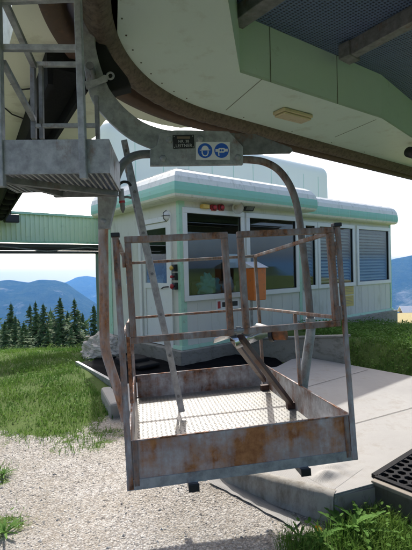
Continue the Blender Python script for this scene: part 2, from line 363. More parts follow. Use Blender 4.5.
def ridge(name, Yd, tab, depth, seed, amp):
    pxs = np.array([t[0] for t in tab], float); pys = np.array([t[1] for t in tab], float)
    n = 420; px = np.linspace(-420, 830, n); py = np.interp(px, pxs, pys)
    top = EYE+((268-.025*(px-206))-py)*Yd/F; Xc = (px-206)/F
    k = 60; tt = np.linspace(-1, 1, k); VV = []
    for t in tt:
        yy = Yd+t*depth; xx = Xc*(Yd+t*depth*.5)
        prof = 1-abs(t)**1.15; VV.append([(x, yy, -770+(zt+770)*prof + (amp*noise.fractal(Vector((x/700+seed, yy/700, 0)), 1, 2.1, 6)*(.25+min(1, abs(t)*3)) if prof > 0.02 else 0)) for x, zt in zip(xx, top)])
    VV = np.array(VV).reshape(-1, 3); ii = np.arange(k*n).reshape(k, n)
    ff = np.stack([ii[:-1, :-1], ii[:-1, 1:], ii[1:, 1:], ii[1:, :-1]], -1).reshape(-1, 4)
    return tag(npmesh(name, VV, ff, M['hill']), kind='structure')
ridge('hills', 4300, [(-420,290),(-150,276),(0,280),(10,279),(28,281),(40,278),(54,279),(66,282),(74,288),(86,297),(99,306),(140,318),(300,300),(360,275),(392,260),(412,255),(480,252),(830,256)], 1900, 3.1, 70)
ridge('hills', 9000, [(-420,285),(0,292),(50,288),(66,282),(76,276),(86,275),(99,278),(130,285),(300,275),(412,262),(830,260)], 2500, 8.4, 160)

# ---------------------------------------------------------------- boarding platform (carpeted)
PZ = .17
A = Vector((.79, 2.71, 0)); B = Vector((.139, 3.106, 0)); C1 = Vector((-.5, 3.75, 0)); D = Vector((-1.22, 5.2, 0)); E_ = Vector((-2.05, 6.75, 0))
FF = Vector((1.09, 2.83, 0)); GG = FF-N*1.5; HH = GG+U*2.9; II = Vector((2.02, 6.28, 0)); JJ = Vector((.55, 8.02, 0)); J2 = W(-.15, .6, 0); J3 = W(-.15, 2.3, 0)
def lift(p, z): return Vector((p.x, p.y, z))
pf = thing('boarding_platform', 'low boarding platform covered in dirty white ribbed carpet under the basket', 'platform', (1, 4.5, 0))
KM = [Vector((1.60, 6.78, 0)), Vector((1.33, 6.70, 0)), Vector((1.0, 6.2, 0)), Vector((-.3, 5.75, 0)), Vector((-1.16, 5.45, 0))]
poly = [A, FF, GG, HH, II]+KM+[D, C1, B]
def inpoly(x, y, P):
    c = False; n = len(P)
    for i in range(n):
        a, b = P[i], P[(i+1) % n]
        if (a.y > y) != (b.y > y) and x < (b.x-a.x)*(y-a.y)/(b.y-a.y)+a.x: c = not c
    return c
part(MB().prism([lift(p, -.25) for p in poly], (0, 0, .25+PZ-.004)), 'base', M['concrete'], pf)
def dens(a, b, k): return [a.lerp(b, i/k) for i in range(k)]
front_edge = dens(C1, B, 8)+dens(B, A, 14)+dens(A, FF, 6)
# carpet top: sheet with sagging lip along the front edge
mb = MB(); 
mb.prism([lift(p, PZ) for p in [A, FF, FF+U*6.0*0.0+U*.1, FF+U*2.9+N*1.5*0, lift(HH+N*1.5, 0), II]+KM+[D, C1, B]], (0, 0, .007))
part(mb, 'carpet', M['carpet'], pf)
mb = MB(); rows = []
def gz(p): return float(hgt(p.x, p.y))
for p, q in ((C1, B), (B, A)):
    for i in range(17):
        a = p.lerp(q, i/16); d = (q-p).normalized(); o = Vector((d.y, -d.x, 0))
        wv = .010*noise.noise(Vector((i*.45, 0, 2)))+.004*noise.noise(Vector((i*1.3, 5, 2)))
        rows.append([a+Z*(PZ+.011)-o*.05, a+o*.012+Z*(PZ+.009+wv*.4), a+o*(.03+wv)+Z*(PZ-.03), a+o*(.035-wv)+Z*max(.05, gz(a+o*.04)+.02), a+o*(.045+wv)+Z*(gz(a+o*.045)+.004), a+o*(.06+wv)+Z*(gz(a+o*.06)+.004)])
mb.add([v for r_ in rows for v in r_], [(i*6+k, i*6+k+1, (i+1)*6+k+1, (i+1)*6+k) for i in range(len(rows)-1) for k in range(5)], True)
part(mb, 'carpet_skirt', M['skirt'], pf, label='crumpled carpet edge hanging down to the gravel')
# torn white strip of carpet lying on the gravel before the platform
mb = MB(); vs = []; ns = 40
q0 = G(213, 481, .08); q1 = G(258, 503, .02); q2 = G(298, 527, .0)
for i in range(ns+1):
    t = i/ns; c = (q0.lerp(q1, t)).lerp(q1.lerp(q2, t), t); d = (q2-q0).normalized(); o_ = Vector((d.y, -d.x, 0))
    for j in range(5):
        w_ = (j/4-.5)*(.10+.02*noise.noise(Vector((i*.2, 0, 0)))); p_ = c+o_*(w_+.02*noise.noise(Vector((i*.08, 3, 0)))); vs.append(Vector((p_.x, p_.y, float(hgt(p_.x, p_.y))+.010+.007*noise.noise(Vector((i*.25, j*.8, 0))))))
mb.add(vs, [(i*5+j, i*5+j+1, i*5+j+6, i*5+j+5) for i in range(ns) for j in range(4)], True)
solo(mb, 'carpet_strip', M['carpet'], 'torn pale carpet strip lying on the gravel along the platform edge', 'strip')
for a_, b_ in ((G(285, 393, PZ+.012), G(368, 369.5, PZ+.012)), (G(330, 430, PZ+.012), G(425, 404, PZ+.012))): part(MB().beam(a_, b_, .004, .003), 'seam', M['skirt'], pf)
# rumpled fold near the front corner
mb = MB(); o0 = A+U*.02+N*.03; nu, nv = 26, 12; vs = []
for i in range(nu):
    for j in range(nv):
        s_, t_ = i/(nu-1), j/(nv-1)
        h = .028*math.exp(-((t_-.45-.12*math.sin(s_*4))/.2)**2)*math.sin(math.pi*min(1, s_*1.15))**.6*(1+.35*math.sin(s_*17+t_*5))+.010*math.sin(s_*9+t_*11)*math.sin(math.pi*t_)
        edge = min(s_, 1-s_, t_, 1-t_)
        vs.append(o0+U*(s_*.42+.03*t_)+N*(t_*.26+s_*.03)+Z*(PZ+.008+max(0, h)*min(1, edge*9)))
mb.add(vs, [(i*nv+j, (i+1)*nv+j, (i+1)*nv+j+1, i*nv+j+1) for i in range(nu-1) for j in range(nv-1)], True)
part(mb, 'carpet_fold', M['carpet'], pf)
# beam beside the honeycomb mat
mb = MB(); mb.beam(lift(FF+U*.035+N*.02, .09), lift(FF+U*.035-N*1.5, .09), .07, .20); part(mb, 'edge_beam', M['wood'], pf, .006)
mb = MB(); mb.beam(lift(A+U*.02-N*-.01, .07), lift(FF, .07), .03, .17); part(mb, 'end_board', M['wood'], pf, .004)
# left end: white wrapped edge block and grey edge strip
mb = MB(); d = (D-E_).normalized(); mb.beam(lift(D-Vector((.07,-.10,0)), .08), lift(D+(C1-D)*.36-Vector((.07,0,0)), .06), .13, .24)
o = part(mb, 'wrapped_edge', M['carpet'], pf, .03, label='pale wrapped end of the platform edge'); 
mb = MB(); e1 = G(77, 367, .02); e2 = G(119, 389, .05); mb.beam(lift(e1, .075), lift(e2, .075), .05, .09); part(mb, 'edge_strip', M['galv'], pf, .004)

# black mats
def mat_mesh(P, z, wave, hole=None, step=.06):
    xs = [p.x for p in P]; ys = [p.y for p in P]; vs = {}; fs = []; L = []
    nx = int((max(xs)-min(xs))/step)+2; ny = int((max(ys)-min(ys))/step)+2
    for i in range(nx):
        for j in range(ny):
            x = min(xs)+i*step; y = min(ys)+j*step
            if inpoly(x+step/2, y+step/2, P):
                q = []
                for a, b in ((i, j), (i+1, j), (i+1, j+1), (i, j+1)):
                    if (a, b) not in vs:
                        xx = min(xs)+a*step; yy = min(ys)+b*step; vs[(a, b)] = len(L); L.append((xx, yy, z+wave*(.5+.5*noise.noise(Vector((xx*1.6, yy*1.6, 1))))))
                    q.append(vs[(a, b)])
                fs.append(tuple(q))
    return MB().add(L, fs, True)
MP = [Vector((-1.98, 6.7, 0)), Vector((-1.19, 5.45, 0)), Vector((-.3, 5.75, 0)), Vector((1.0, 6.15, 0)), Vector((1.36, 6.7, 0)), Vector((.9, 7.45, 0)), W(1.2, -.12, 0), W(-.12, -.12, 0), W(-.14, 2.0, 0)]
def ruled(fr_, bk_, n, m, z, wave):
    def rs(P):
        L_ = [0]
        for a, b in zip(P[:-1], P[1:]): L_.append(L_[-1]+(b-a).length)
        out = []
        for k in range(n):
            t = L_[-1]*k/(n-1); i = min(max(j for j in range(len(P)) if L_[j] <= t+1e-9), len(P)-2); out.append(P[i].lerp(P[i+1], (t-L_[i])/(L_[i+1]-L_[i])))
        return out
    A_, B_ = rs(fr_), rs(bk_); vs = []
    for a, b in zip(A_, B_):
        for j in range(m): p = a.lerp(b, j/(m-1)); vs.append((p.x, p.y, z+wave*max(0, .35+noise.noise(Vector((p.x*2.1, p.y*2.1, 1)))+.4*noise.noise(Vector((p.x*6, p.y*6, 4))))))
    return MB().add(vs, [(i*m+j, (i+1)*m+j, (i+1)*m+j+1, i*m+j+1) for i in range(n-1) for j in range(m-1)], True)
o = ruled([lift(G(119, 388.5, .03), 0), Vector((-.3, 5.70, 0)), Vector((1.0, 6.14, 0)), Vector((1.30, 6.66, 0))], [lift(G(79, 366, .03), 0), W(-.3, 2.2, 0), W(-.13, 1.2, 0), W(-.13, -.13, 0), W(1.1, -.13, 0), Vector((1.15, 7.34, 0))], 90, 34, 0, .035).build('rubber_mat', M['net']); tag(o, 'black net mat spread along the foot of the cabin plinth', 'mat')
for v_ in o.data.vertices: v_.co.z += float(hgt(v_.co.x, v_.co.y))+.025
so = o.modifiers.new('t', 'SOLIDIFY'); so.thickness = .008
mb = MB(); 
for k, (a, b, h, l_) in enumerate(((-.62, .35, .07, .62), (-.70, .5, .13, .45))): mb.frame(W(a, b, .05), U, N, Z, (-.2, -l_/2, 0), (.2+.03*k, l_/2, h))
solo(mb, 'folded_mat', M['black_rub'], 'black folded mat lying in a stack before the cabin door', 'mat', .03)
# honeycomb mat (real holes): ring cells
mb = MB(); cs = .075; ax = U; ay = -N; o0 = FF+U*.085+N*.02
ni, nj = 26, 24
for j in range(nj):
    for i in range(ni):
        c = o0+ax*(cs*(i+.5*(j % 2)+.5))+ay*(cs*.866*(j+.5)-.0)
        oc = [c+(ax*math.cos(k*math.pi/3+math.pi/6)+ay*math.sin(k*math.pi/3+math.pi/6))*cs*.577 for k in range(6)]
        ic = [c+(ax*math.cos(k*math.pi/3+math.pi/6)+ay*math.sin(k*math.pi/3+math.pi/6))*cs*.40 for k in range(6)]
        zt, zb = PZ+.028, PZ+.006
        vs = [lift(p, zt) for p in oc]+[lift(p, zt) for p in ic]+[lift(p, zb) for p in ic]
        mb.add(vs, [(k, (k+1) % 6, 6+(k+1) % 6, 6+k) for k in range(6)]+[(6+k, 6+(k+1) % 6, 12+(k+1) % 6, 12+k) for k in range(6)]+[(12, 13, 14, 15, 16, 17)])
for a_, b_ in ((o0-U*.02, o0-U*.02-N*1.5), (o0+U*-.02+N*.012, o0+U*1.95+N*.012)): mb.beam(lift(a_, PZ+.019), lift(b_, PZ+.019), .04, .026)
hm = mb.build('honeycomb_mat', M['black_rub']); tag(hm, 'black honeycomb rubber mat with round holes beside the carpet corner', 'mat')

# ---------------------------------------------------------------- operator cabin
cab = thing('operator_cabin', 'off white lift operator cabin with green banded eaves on a concrete plinth', 'building', CC)
FZ0, EZ = .27, 2.80; LS = 2.6; T1 = 3.23; T2 = 7.97; SB = .42
def wall(mb, o, ax, inn, L, z0, z1, th, ops):
    """wall along ax with rectangular openings (t0,t1,z0,z1), thickness towards inn"""
    ts = sorted({0, L} | {v for q in ops for v in q[:2]})
    for a, b in zip(ts[:-1], ts[1:]):
        mid = (a+b)/2; zs = [z0]; cov = sorted([(q[2], q[3]) for q in ops if q[0] < mid < q[1]])
        cur = z0
        for c0, c1 in cov:
            if c0 > cur: mb.frame(o, ax, inn, Z, (a, 0, cur), (b, th, c0))
            cur = max(cur, c1)
        if cur < z1: mb.frame(o, ax, inn, Z, (a, 0, cur), (b, th, z1))
def rectf(x0, y0, x1, y1, off=0, ya=None):
    t0 = front(x0, (y0+y1)/2, off)[0]; t1 = front(x1, (y0+y1)/2, off)[0]
    return t0, t1
# openings (t0, t1, z0, z1)
w1 = (front(184, 250)[0], front(243, 250)[0], front(214, 297.5)[1], front(214, 211.5)[1])
w2 = (front(247, 250)[0], front(297, 250)[0], w1[2], w1[3])
a3 = [(303.5, 316), (318, 353.5), (357, 389)]
ww = [(max(T1+.04, front(a, 255, SB)[0]), front(b, 255, SB)[0], front(373, 283, SB)[1], front(373, 228, SB)[1]) for a, b in a3]
dr0 = (side(172, 280)[0], side(141, 280)[0]); dz1 = side(155, 220)[1]
mbw = MB()
wall(mbw, W(0, 0, 0), U, N, T1, FZ0, EZ, .08, [w1, w2])
wall(mbw, W(0, .08, 0), N, U, LS-.08, FZ0, EZ, .08, [(dr0[0]-.08, dr0[1]-.08, FZ0, dz1)])
wall(mbw, W(T1, SB, 0), U, N, T2-T1, FZ0, EZ-.02, .08, [(q[0]-T1, q[1]-T1, q[2], q[3]) for q in ww])
mbw.frame(W(T1, 0, 0), N, -U, Z, (.08, 0, FZ0), (SB, .08, EZ)); mbw.frame(W(T2, SB, 0), N, -U, Z, (.08, 0, FZ0), (3.5, .08, EZ-.02))
mbw.frame(W(0, LS, 0), U, N, Z, (0, 0, FZ0), (T2, .08, EZ))
# panel joints
for t in np.arange(.35, T1, .32):
    if not any(q[0]-.05 < t < q[1]+.05 for q in (w1, w2)): mbw.frame(W(t, 0, 0), U, N, Z, (-.004, -.004, FZ0+.06), (.004, 0, EZ-.03))
    else: mbw.frame(W(t, 0, 0), U, N, Z, (-.004, -.004, FZ0+.06), (.004, 0, w1[2]-.07))
for t in np.arange(T1+.25, T2, .32): mbw.frame(W(t, SB, 0), U, N, Z, (-.004, -.004, FZ0+.06), (.004, 0, ww[0][2]-.07))
part(mbw, 'wall', M['wall'], cab)
def window(q, off, name='window', mull=0):
    t0, t1, z0, z1 = q; mb = MB(); fw = .065
    for lo, hi in (((t0-.03, -.035, z0-.03), (t1+.03, .05, z0+fw)), ((t0-.03, -.035, z1-fw), (t1+.03, .05, z1+.03)), ((t0-.03, -.032, z0+fw), (t0+fw, .05, z1-fw)), ((t1-fw, -.032, z0+fw), (t1+.03, .05, z1-fw))):
        mb.frame(W(0, off, 0), U, N, Z, lo, hi)
    f = part(mb, name, M['white'], cab, .006)
    mb = MB(); g0 = .008
    for lo, hi in (((t0+fw, -.012, z0+fw), (t1-fw, .03, z0+fw+g0)), ((t0+fw, -.012, z1-fw-g0), (t1-fw, .03, z1-fw)), ((t0+fw, -.012, z0+fw+g0), (t0+fw+g0, .03, z1-fw-g0)), ((t1-fw-g0, -.012, z0+fw+g0), (t1-fw, .03, z1-fw-g0))): mb.frame(W(0, off, 0), U, N, Z, lo, hi)
    part(mb, 'seal', M['black'], f)
    mb = MB(); mb.frame(W(0, off, 0), U, N, Z, (t0+fw+g0, .01, z0+fw+g0), (t1-fw-g0, .014, z1-fw-g0)); part(mb, 'pane', M['glass'], f)
    return f
window(w1, 0); window(w2, 0)
for k, q in enumerate(ww):
    f = window(q, SB); mb = MB(); nsl = 17
    for i in range(nsl):
        z = q[2]+.08+(q[3]-q[2]-.16)*(i+.5)/nsl; tl = .05*math.sin(i*2.7+k)
        mb.frame(W(q[0]+.07, SB+.10, z+tl*.1), U, (N*math.cos(.75)+Z*math.sin(.75)), Z, (0, -.035, -.001), (q[1]-q[0]-.14, .035, .001))
    part(mb, 'blind', M['blind'], f)
# inner sills, room
mb = MB(); zr = FZ0+.02
def inward(vs): return vs
mb.frame(W(.1, .1, zr), U, N, Z, (0, 0, 0), (T1-.1, 2.45, .01)); mb.frame(W(.1, .1, EZ-.08), U, N, Z, (0, 0, 0), (T1-.1, 2.45, .01)); mb.frame(W(.1, 2.5, zr), U, N, Z, (0, 0, 0), (T1-.1, .02, 2.4))
mb.frame(W(T1-.12, .1, zr), U, N, Z, (0, 0, 0), (.02, 2.4, 2.4)); mb.frame(W(T1, 1.6, zr), U, N, Z, (.1, 0, 0), (4.6, .02, 2.4)); mb.frame(W(T1, .5, EZ-.1), U, N, Z, (.1, .06, 0), (4.6, 1.1, .02))
mb.frame(W(T1, .5, zr), U, N, Z, (.1, .06, 0), (4.6, 1.1, .02))
part(mb, 'interior', M['room'], cab)
mb = MB(); mb.frame(W(.15, .12, FZ0+.68), U, N, Z, (0, 0, 0), (T1-.3, .55, .04)); part(mb, 'desk', M['carton'], cab, .004)
for a, b, c_, h in ((.3, 1.7, .5, 1.2), (1.2, 2.0, .4, 1.7), (2.3, 1.9, .7, 1.0)):
    cb_ = part(MB().frame(W(a, b, FZ0+.05), U, N, Z, (0, 0, 0), (c_, .4, h)), 'cabinet', M['galv'], cab, .006)
    for q in range(3): part(MB().frame(W(a, b, FZ0+.05), U, N, Z, (.03, -.012, .05+q*h/3.2), (c_-.03, -.002, .05+(q+.85)*h/3.2)), 'cabinet_door', M['white'], cb_, .003)
mon = part(MB().frame(W(1.75, .5, FZ0+.80), U, N, Z, (0, 0, 0), (.46, .05, .30)), 'monitor', M['black'], cab, .008)
part(MB().frame(W(1.75, .5, FZ0+.72), U, N, Z, (.2, .01, 0), (.26, .04, .08)), 'monitor_stand', M['black'], cab)
part(MB().frame(W(2.35, .35, FZ0+.72), U, N, Z, (0, 0, 0), (.5, .25, .16)), 'control_desk', M['galv'], cab, .01)
mb = MB(); mb.frame(W(1.15, 1.2, FZ0+.55), U, N, Z, (0, 0, 0), (.46, .06, .55)); part(mb, 'chair_back', M['beam'], cab, .03)
# door
def sd_(s0, s1, z0, z1, x0, x1, mb): mb.frame(W(0, 0, 0), N, U, Z, (s0, x0, z0), (s1, x1, z1))
s0, s1 = dr0; mb = MB(); fw = .06
sd_(s0-.03, s0+fw, FZ0, dz1+.03, -.03, .06, mb); sd_(s1-fw, s1+.03, FZ0, dz1+.03, -.03, .06, mb); sd_(s0+fw, s1-fw, dz1-fw, dz1+.03, -.028, .06, mb)
part(mb, 'door_frame', M['white'], cab, .006)
gz0 = side(155, 283)[1]; lw = .10; mb = MB(); a0, a1 = s0+fw+.005, s1-fw-.005; zt = dz1-fw-.005
sd_(a0, a1, FZ0+.01, FZ0+.14, 0, .045, mb); sd_(a0, a1, gz0-.1, gz0, 0, .045, mb); sd_(a0, a1, zt-lw, zt, 0, .045, mb)
sd_(a0, a0+lw, FZ0+.14, zt-lw, .001, .045, mb); sd_(a1-lw, a1, FZ0+.14, zt-lw, .001, .045, mb); sd_(a0+lw, a1-lw, FZ0+.14, gz0-.1, .015, .035, mb)
door = part(mb, 'door', M['white'], cab, .004)
mb = MB(); sd_(a0+lw, a1-lw, gz0, zt-lw, .02, .024, mb); part(mb, 'pane', M['glass'], door)
hz = side(172, 287)[1]; mb = MB(); mb.tube([W(-.0, a0+.05, hz), W(-.055, a0+.05, hz), W(-.06, a0+.12, hz-.005), W(-.05, a0+.19, hz-.03)], .012, 10); part(mb, 'handle', M['black'], door)
# trims
tw = .11
part(MB().prism([W(-.012, -.012, FZ0), W(tw, -.012, FZ0), W(tw, .0, FZ0), W(0, 0, FZ0), W(0, tw*.6, FZ0), W(-.012, tw*.6, FZ0)], (0, 0, EZ-FZ0)), 'corner_trim', M['trim'], cab)
def ltrim(t, n, nb):
    part(MB().prism([W(t-.07, n-.012, FZ0), W(t+.012, n-.012, FZ0), W(t+.012, n+nb, FZ0), W(t, n+nb, FZ0), W(t, n, FZ0), W(t-.07, n, FZ0)], (0, 0, EZ-FZ0)), 'corner_trim', M['trim'], cab)
ltrim(T1, 0, SB-.01); ltrim(T2, SB, .1)
part(MB().frame(W(0, LS, 0), N, U, Z, (-.08, -.012, FZ0), (.06, 0, EZ)), 'corner_trim', M['trim'], cab)
mb = MB(); prof = [(0, FZ0+.06), (.025, FZ0+.06), (.035, FZ0), (.0, FZ0)]
mb.sweep([W(0, dr0[0]-.04, 0)[:2], W(0, 0, 0)[:2], W(T1, 0, 0)[:2], W(T1, SB, 0)[:2]], [(o_+.012, z) for o_, z in prof], right=True)
mb.sweep([W(T1+.02, SB, 0)[:2], W(T2, SB, 0)[:2], W(T2, SB+1, 0)[:2]], [(o_+.012, z) for o_, z in prof], right=True)
part(mb, 'base_trim', M['trim'], cab)
# eaves: rounded profile in three colours
pm = [W(0, LS+.3, 0)[:2], W(0, 0, 0)[:2], W(T1, 0, 0)[:2], W(T1, SB+1.2, 0)[:2]]
pw = [W(T1-.1, SB, 0)[:2], W(T2-.16, SB, 0)[:2], W(T2-.16, 3.6, 0)[:2]]
def arcp(pts, k=3): return pts
for path, dz, sc_ in ((pm, 0, 1), (pw, -.02, .8)):
    lo_ = [(0, EZ+dz), (.17*sc_, EZ+dz), (.215*sc_, EZ+.012+dz), (.245*sc_, EZ+.035+dz), (.262*sc_, EZ+.07+dz)]
    mi_ = [(.262*sc_, EZ+.07+dz), (.272*sc_, EZ+.13+dz), (.270*sc_, EZ+.20+dz), (.262*sc_, EZ+.262+dz)]
    hi_ = [(.262*sc_, EZ+.262+dz), (.24*sc_, EZ+.36+dz), (.18*sc_, EZ+.45+dz), (.08*sc_, EZ+.51+dz), (-.1*sc_, EZ+.54+dz)]
    for p_, m_ in ((lo_, 'fascia_w'), (mi_, 'fascia_g'), (hi_, 'fascia_w')):
        part(MB().sweep(path, p_, right=True, smooth=False), 'eaves_band' if m_ == 'fascia_g' else 'eaves', M[m_], cab)
mb = MB(); mb.prism([W(-.04, -.04, EZ+.50), W(T1+.04, -.04, EZ+.44), W(T1+.04, LS+.1, EZ+.50), W(-.04, LS+.1, EZ+.50)], (0, 0, .045))
mb.prism([W(T1+.05, SB-.04, EZ+.41), W(T2+.04, SB-.04, EZ+.41), W(T2+.04, 3.6, EZ+.41), W(T1+.05, 3.6, EZ+.41)], (0, 0, .045)); part(mb, 'roof', M['fascia_w'], cab)
for i in range(9):
    mb = MB(); t = T1+.9+i*.45; mb.sweep([W(t, SB, 0)[:2], W(t+.012, SB, 0)[:2]], [(.2136, EZ+.046), (.2216, EZ+.11), (.2196, EZ+.18), (.2126, EZ+.246)])
    part(mb, 'joint_strip', M['trim'], cab)
mb = MB(); mb.prism([W(-.12, -.12, -.8), W(T1+.06, -.12, -.8), W(T1+.06, LS, -.8), W(-.12, LS, -.8)], (0, 0, .8+FZ0-.004))
mb.prism([W(T1+.062, SB-.10, -.8), W(T2+.16, SB-.10, -.8), W(T2+.16, 3.6, -.8), W(T1+.062, 3.6, -.8)], (0, 0, .8+FZ0-.006))
part(mb, 'plinth', M['concrete'], cab, .012)

def fr(px, py, off=0):  t, z = front(px, py, off); return t, z
# posters and notices
def flatrect(px0, py0, px1, py1, fn, th=.006):
    pass
s_a, z_a = side(133, 285); s_b, z_b = side(125.5, 240); mb = MB(); sd_(s_a, s_b, z_a, z_b, -.008, 0, mb)
ps = solo(mb, 'poster', M['signw'], 'tall narrow blue and white poster on the cabin wall left of the door', 'poster')
mb = MB(); sd_(s_a+.01, s_b-.01, z_b-.42, z_b-.03, -.010, -.0075, mb); mb2 = MB()
sd_(s_a+.01, s_b-.01, z_a+.02, z_a+.28, -.010, -.0075, mb2)
M['print'] = paint('blue print', (.10,.25,.45), .6, 0, .6, 9)
for b_ in (mb, mb2): b_.build('picture', M['print'], ps, local=Matrix.Translation(-ps.location))
for k, (py0, py1) in enumerate(((284, 294), (296, 305.5))):
    t0, z1_ = front(344.5, py0, SB); t1, z0_ = front(353.5, py1, SB); mb = MB(); mb.frame(W(0, SB, 0), U, N, Z, (t0, -.008, z0_), (t1, 0, z1_))
    nt_ = solo(mb, 'notice', M['notice'], ['upper faded yellow notice on the cabin wing wall under the blinds', 'lower faded yellow notice on the cabin wing wall near the base'][k], 'sign')
    mb = MB()
    for i in range(5): mb.frame(W(0, SB, 0), U, N, Z, (t0+.03, -.0095, z1_-.05-i*.04), (t1-.03-.03*(i % 2), -.0082, z1_-.04-i*.04))
    mb.build('print', M['carton'], nt_, local=Matrix.Translation(-nt_.location))
t0, z1_ = front(216, 300); t1, z0_ = front(239, 308); mb = MB(); mb.frame(W(0, 0, 0), U, N, Z, (t0, -.008, z0_), (t1, 0, z1_))
st_ = solo(mb, 'sticker', M['signw'], 'white strip sticker with a red mark below the large cabin window', 'sign')
mb = MB(); mb.frame(W(0, 0, 0), U, N, Z, (t0+.03, -.0095, z0_+.03), (t0+.10, -.0082, z1_-.03)); mb.build('mark', M['red'], st_, local=Matrix.Translation(-st_.location))
mb = MB(); mb.frame(W(0, 0, 0), U, N, Z, (t0+.14, -.0095, z0_+.05), (t1-.04, -.0082, z1_-.05)); mb.build('print', M['black'], st_, local=Matrix.Translation(-st_.location))
# signal lamps, horn, floodlight under the eaves
def wl(px, py, n): t, z = front(px, py); return W(t, n, z)
c = wl(203, 207, -.05); mb = MB(); mb.frame(c, U, N, Z, (-.075, -.05, -.035), (.075, .05, .035)); sg = solo(mb, 'junction_box', M['yellow'], 'small yellow box under the eaves left of the red lamps', 'box', .008)
for k, px in enumerate((212, 219.5)):
    c = wl(px, 208, -.05); th_ = thing('signal_lamp', ['red signal lamp beside the yellow box under the eaves', 'red signal lamp nearer the horn under the eaves'][k], 'lamp', c, 'red signal lamps under the eaves')
    mb = MB(); mb.frame(c, U, N, Z, (-.055, -.02, -.055), (.055, .05, .055)); part(mb, 'housing', M['red'], th_, .01)
    mb = MB(); mb.lathe(c-N*.02, -N, [(0, .047), (.02, .045), (.035, .035), (.042, 0.001)], 20); part(mb, 'lens', M['red'], th_)
    mb = MB(); mb.lathe(c-N*.021, -N, [(0, .052), (.012, .052), (.012, .045)], 20); part(mb, 'ring', M['black'], th_)
c = wl(233, 208, -.05); hd = (-N*.85-U*.38-Z*.15).normalized(); hn = thing('loudspeaker', 'ivory horn loudspeaker under the cabin eaves', 'loudspeaker', c)
mb = MB(); mb.lathe(c-hd*.05, hd, [(-.06, .001), (-.06, .045), (.05, .05), (.10, .06), (.17, .085), (.22, .11), (.225, .115), (.215, .105), (.17, .075), (.10, .045), (.09, .02), (.13, .018), (.16, .001)], 26); part(mb, 'horn', M['horn'], hn)
mb = MB(); mb.beam(c-hd*.05, W(front(233, 206)[0], 0, c.z-.02), .02, .02); part(mb, 'bracket', M['galv'], hn)
c = wl(246, 208, -.09); fd = thing('floodlight', 'black floodlight under the eaves right of the horn', 'floodlight', c)
ax_ = (U*.95-N*.3).normalized(); az_ = (Z*.85-N*.5).normalized(); ay_ = az_.cross(ax_); mb = MB(); mb.frame(c, ax_, ay_, az_, (-.10, -.03, -.07), (.10, .05, .06)); part(mb, 'housing', M['black'], fd, .01)
mb = MB(); mb.frame(c, ax_, ay_, az_, (-.075, -.034, -.042), (.075, -.0305, .042)); part(mb, 'lens', M['galv_dark'], fd)
mb = MB(); mb.beam(c, W(front(246, 206)[0], 0, c.z+.02), .02, .03); part(mb, 'bracket', M['black'], fd)
# bulkhead lamp on the side wall
s_, z_ = side(168, 216); mb = MB(); bl = thing('bulkhead_lamp', 'round white bulkhead lamp with cage above the cabin door', 'lamp', W(0, s_, z_))
mb.lathe(W(0, s_, z_), -U, [(0, .10), (.03, .10), (.03, .085)], 22); part(mb, 'base', M['white'], bl); mb = MB(); mb.lathe(W(-.03, s_, z_), -U, [(0, .084), (.04, .07), (.06, .035), (.065, .001)], 22); part(mb, 'glass_dome', M['signw'], bl)
mb = MB(); mb.tube([W(-.032, s_, z_-.1), W(-.10, s_, z_-.05), W(-.10, s_, z_+.05), W(-.032, s_, z_+.1)], .006, 6); mb.tube([W(-.032, s_-.1, z_), W(-.10, s_-.05, z_), W(-.10, s_+.05, z_), W(-.032, s_+.1, z_)], .006, 6); part(mb, 'cage', M['black'], bl)
# push buttons at the corner of the side wall
for px, py, m_, r_, lab in ((171, 268, 'yellow', .042, 'yellow mushroom button on black box beside the cabin door, topmost'), (171, 276.5, 'red', .026, 'small red button on black box between the yellow and the large red button'), (172, 286, 'red', .045, 'large red mushroom button on black box lowest beside the door handle')):
    z_ = side(174, py)[1]; s_ = .12; b_ = thing('push_button', lab, 'button', W(0, s_, z_), 'push buttons beside the cabin door')
    mb = MB(); mb.frame(W(0, s_, z_), N, U, Z, (-.05, -.07, -.06), (.05, 0, .06)); part(mb, 'box', M['black'], b_, .006)
    mb = MB(); mb.lathe(W(-.07, s_, z_), -U, [(0, .018), (.03, .018), (.03, r_), (.045, r_), (.06, r_*.6), (.065, .001)], 20); part(mb, 'cap', M[m_], b_)
# orange box with white lid (letter box on a post before the wall)
p0 = W(front(256, 280)[0]-.12, -.42, 0); bx = thing('letter_box', 'orange box with sloping white lid on a post before the cabin window', 'box', lift(p0, FZ0-.1))
bd = hitp(256, 281, p0, N); hw = .17; zc = hitp(256, 300, p0, N).z; zt = hitp(256, 268, p0, N).z; bc = lift(bd, 0)
mb = MB(); mb.add([bc+U*x*(hw*(.9 if z == zc else 1))+N*y+Z*z for z in (zc, zt) for x, y in ((-1, -.1), (1, -.1), (1, .1), (-1, .1))], [(3,2,1,0),(4,5,6,7),(0,1,5,4),(1,2,6,5),(2,3,7,6),(3,0,4,7)]); part(mb, 'body', M['bin'], bx, .012)
mb = MB(); mb.prism([bc+U*-.19+N*-.15+Z*(zt+.005), bc+U*-.19+N*.13+Z*(zt+.12), bc+U*-.19+N*.13+Z*(zt+.005)], U*.38); part(mb, 'lid', M['signw'], bx, .004)
mb = MB(); mb.beam(lift(bc+N*.13, FZ0-.3), lift(bc+N*.13, zt+.02), .045, .045); part(mb, 'post', M['galv'], bx)
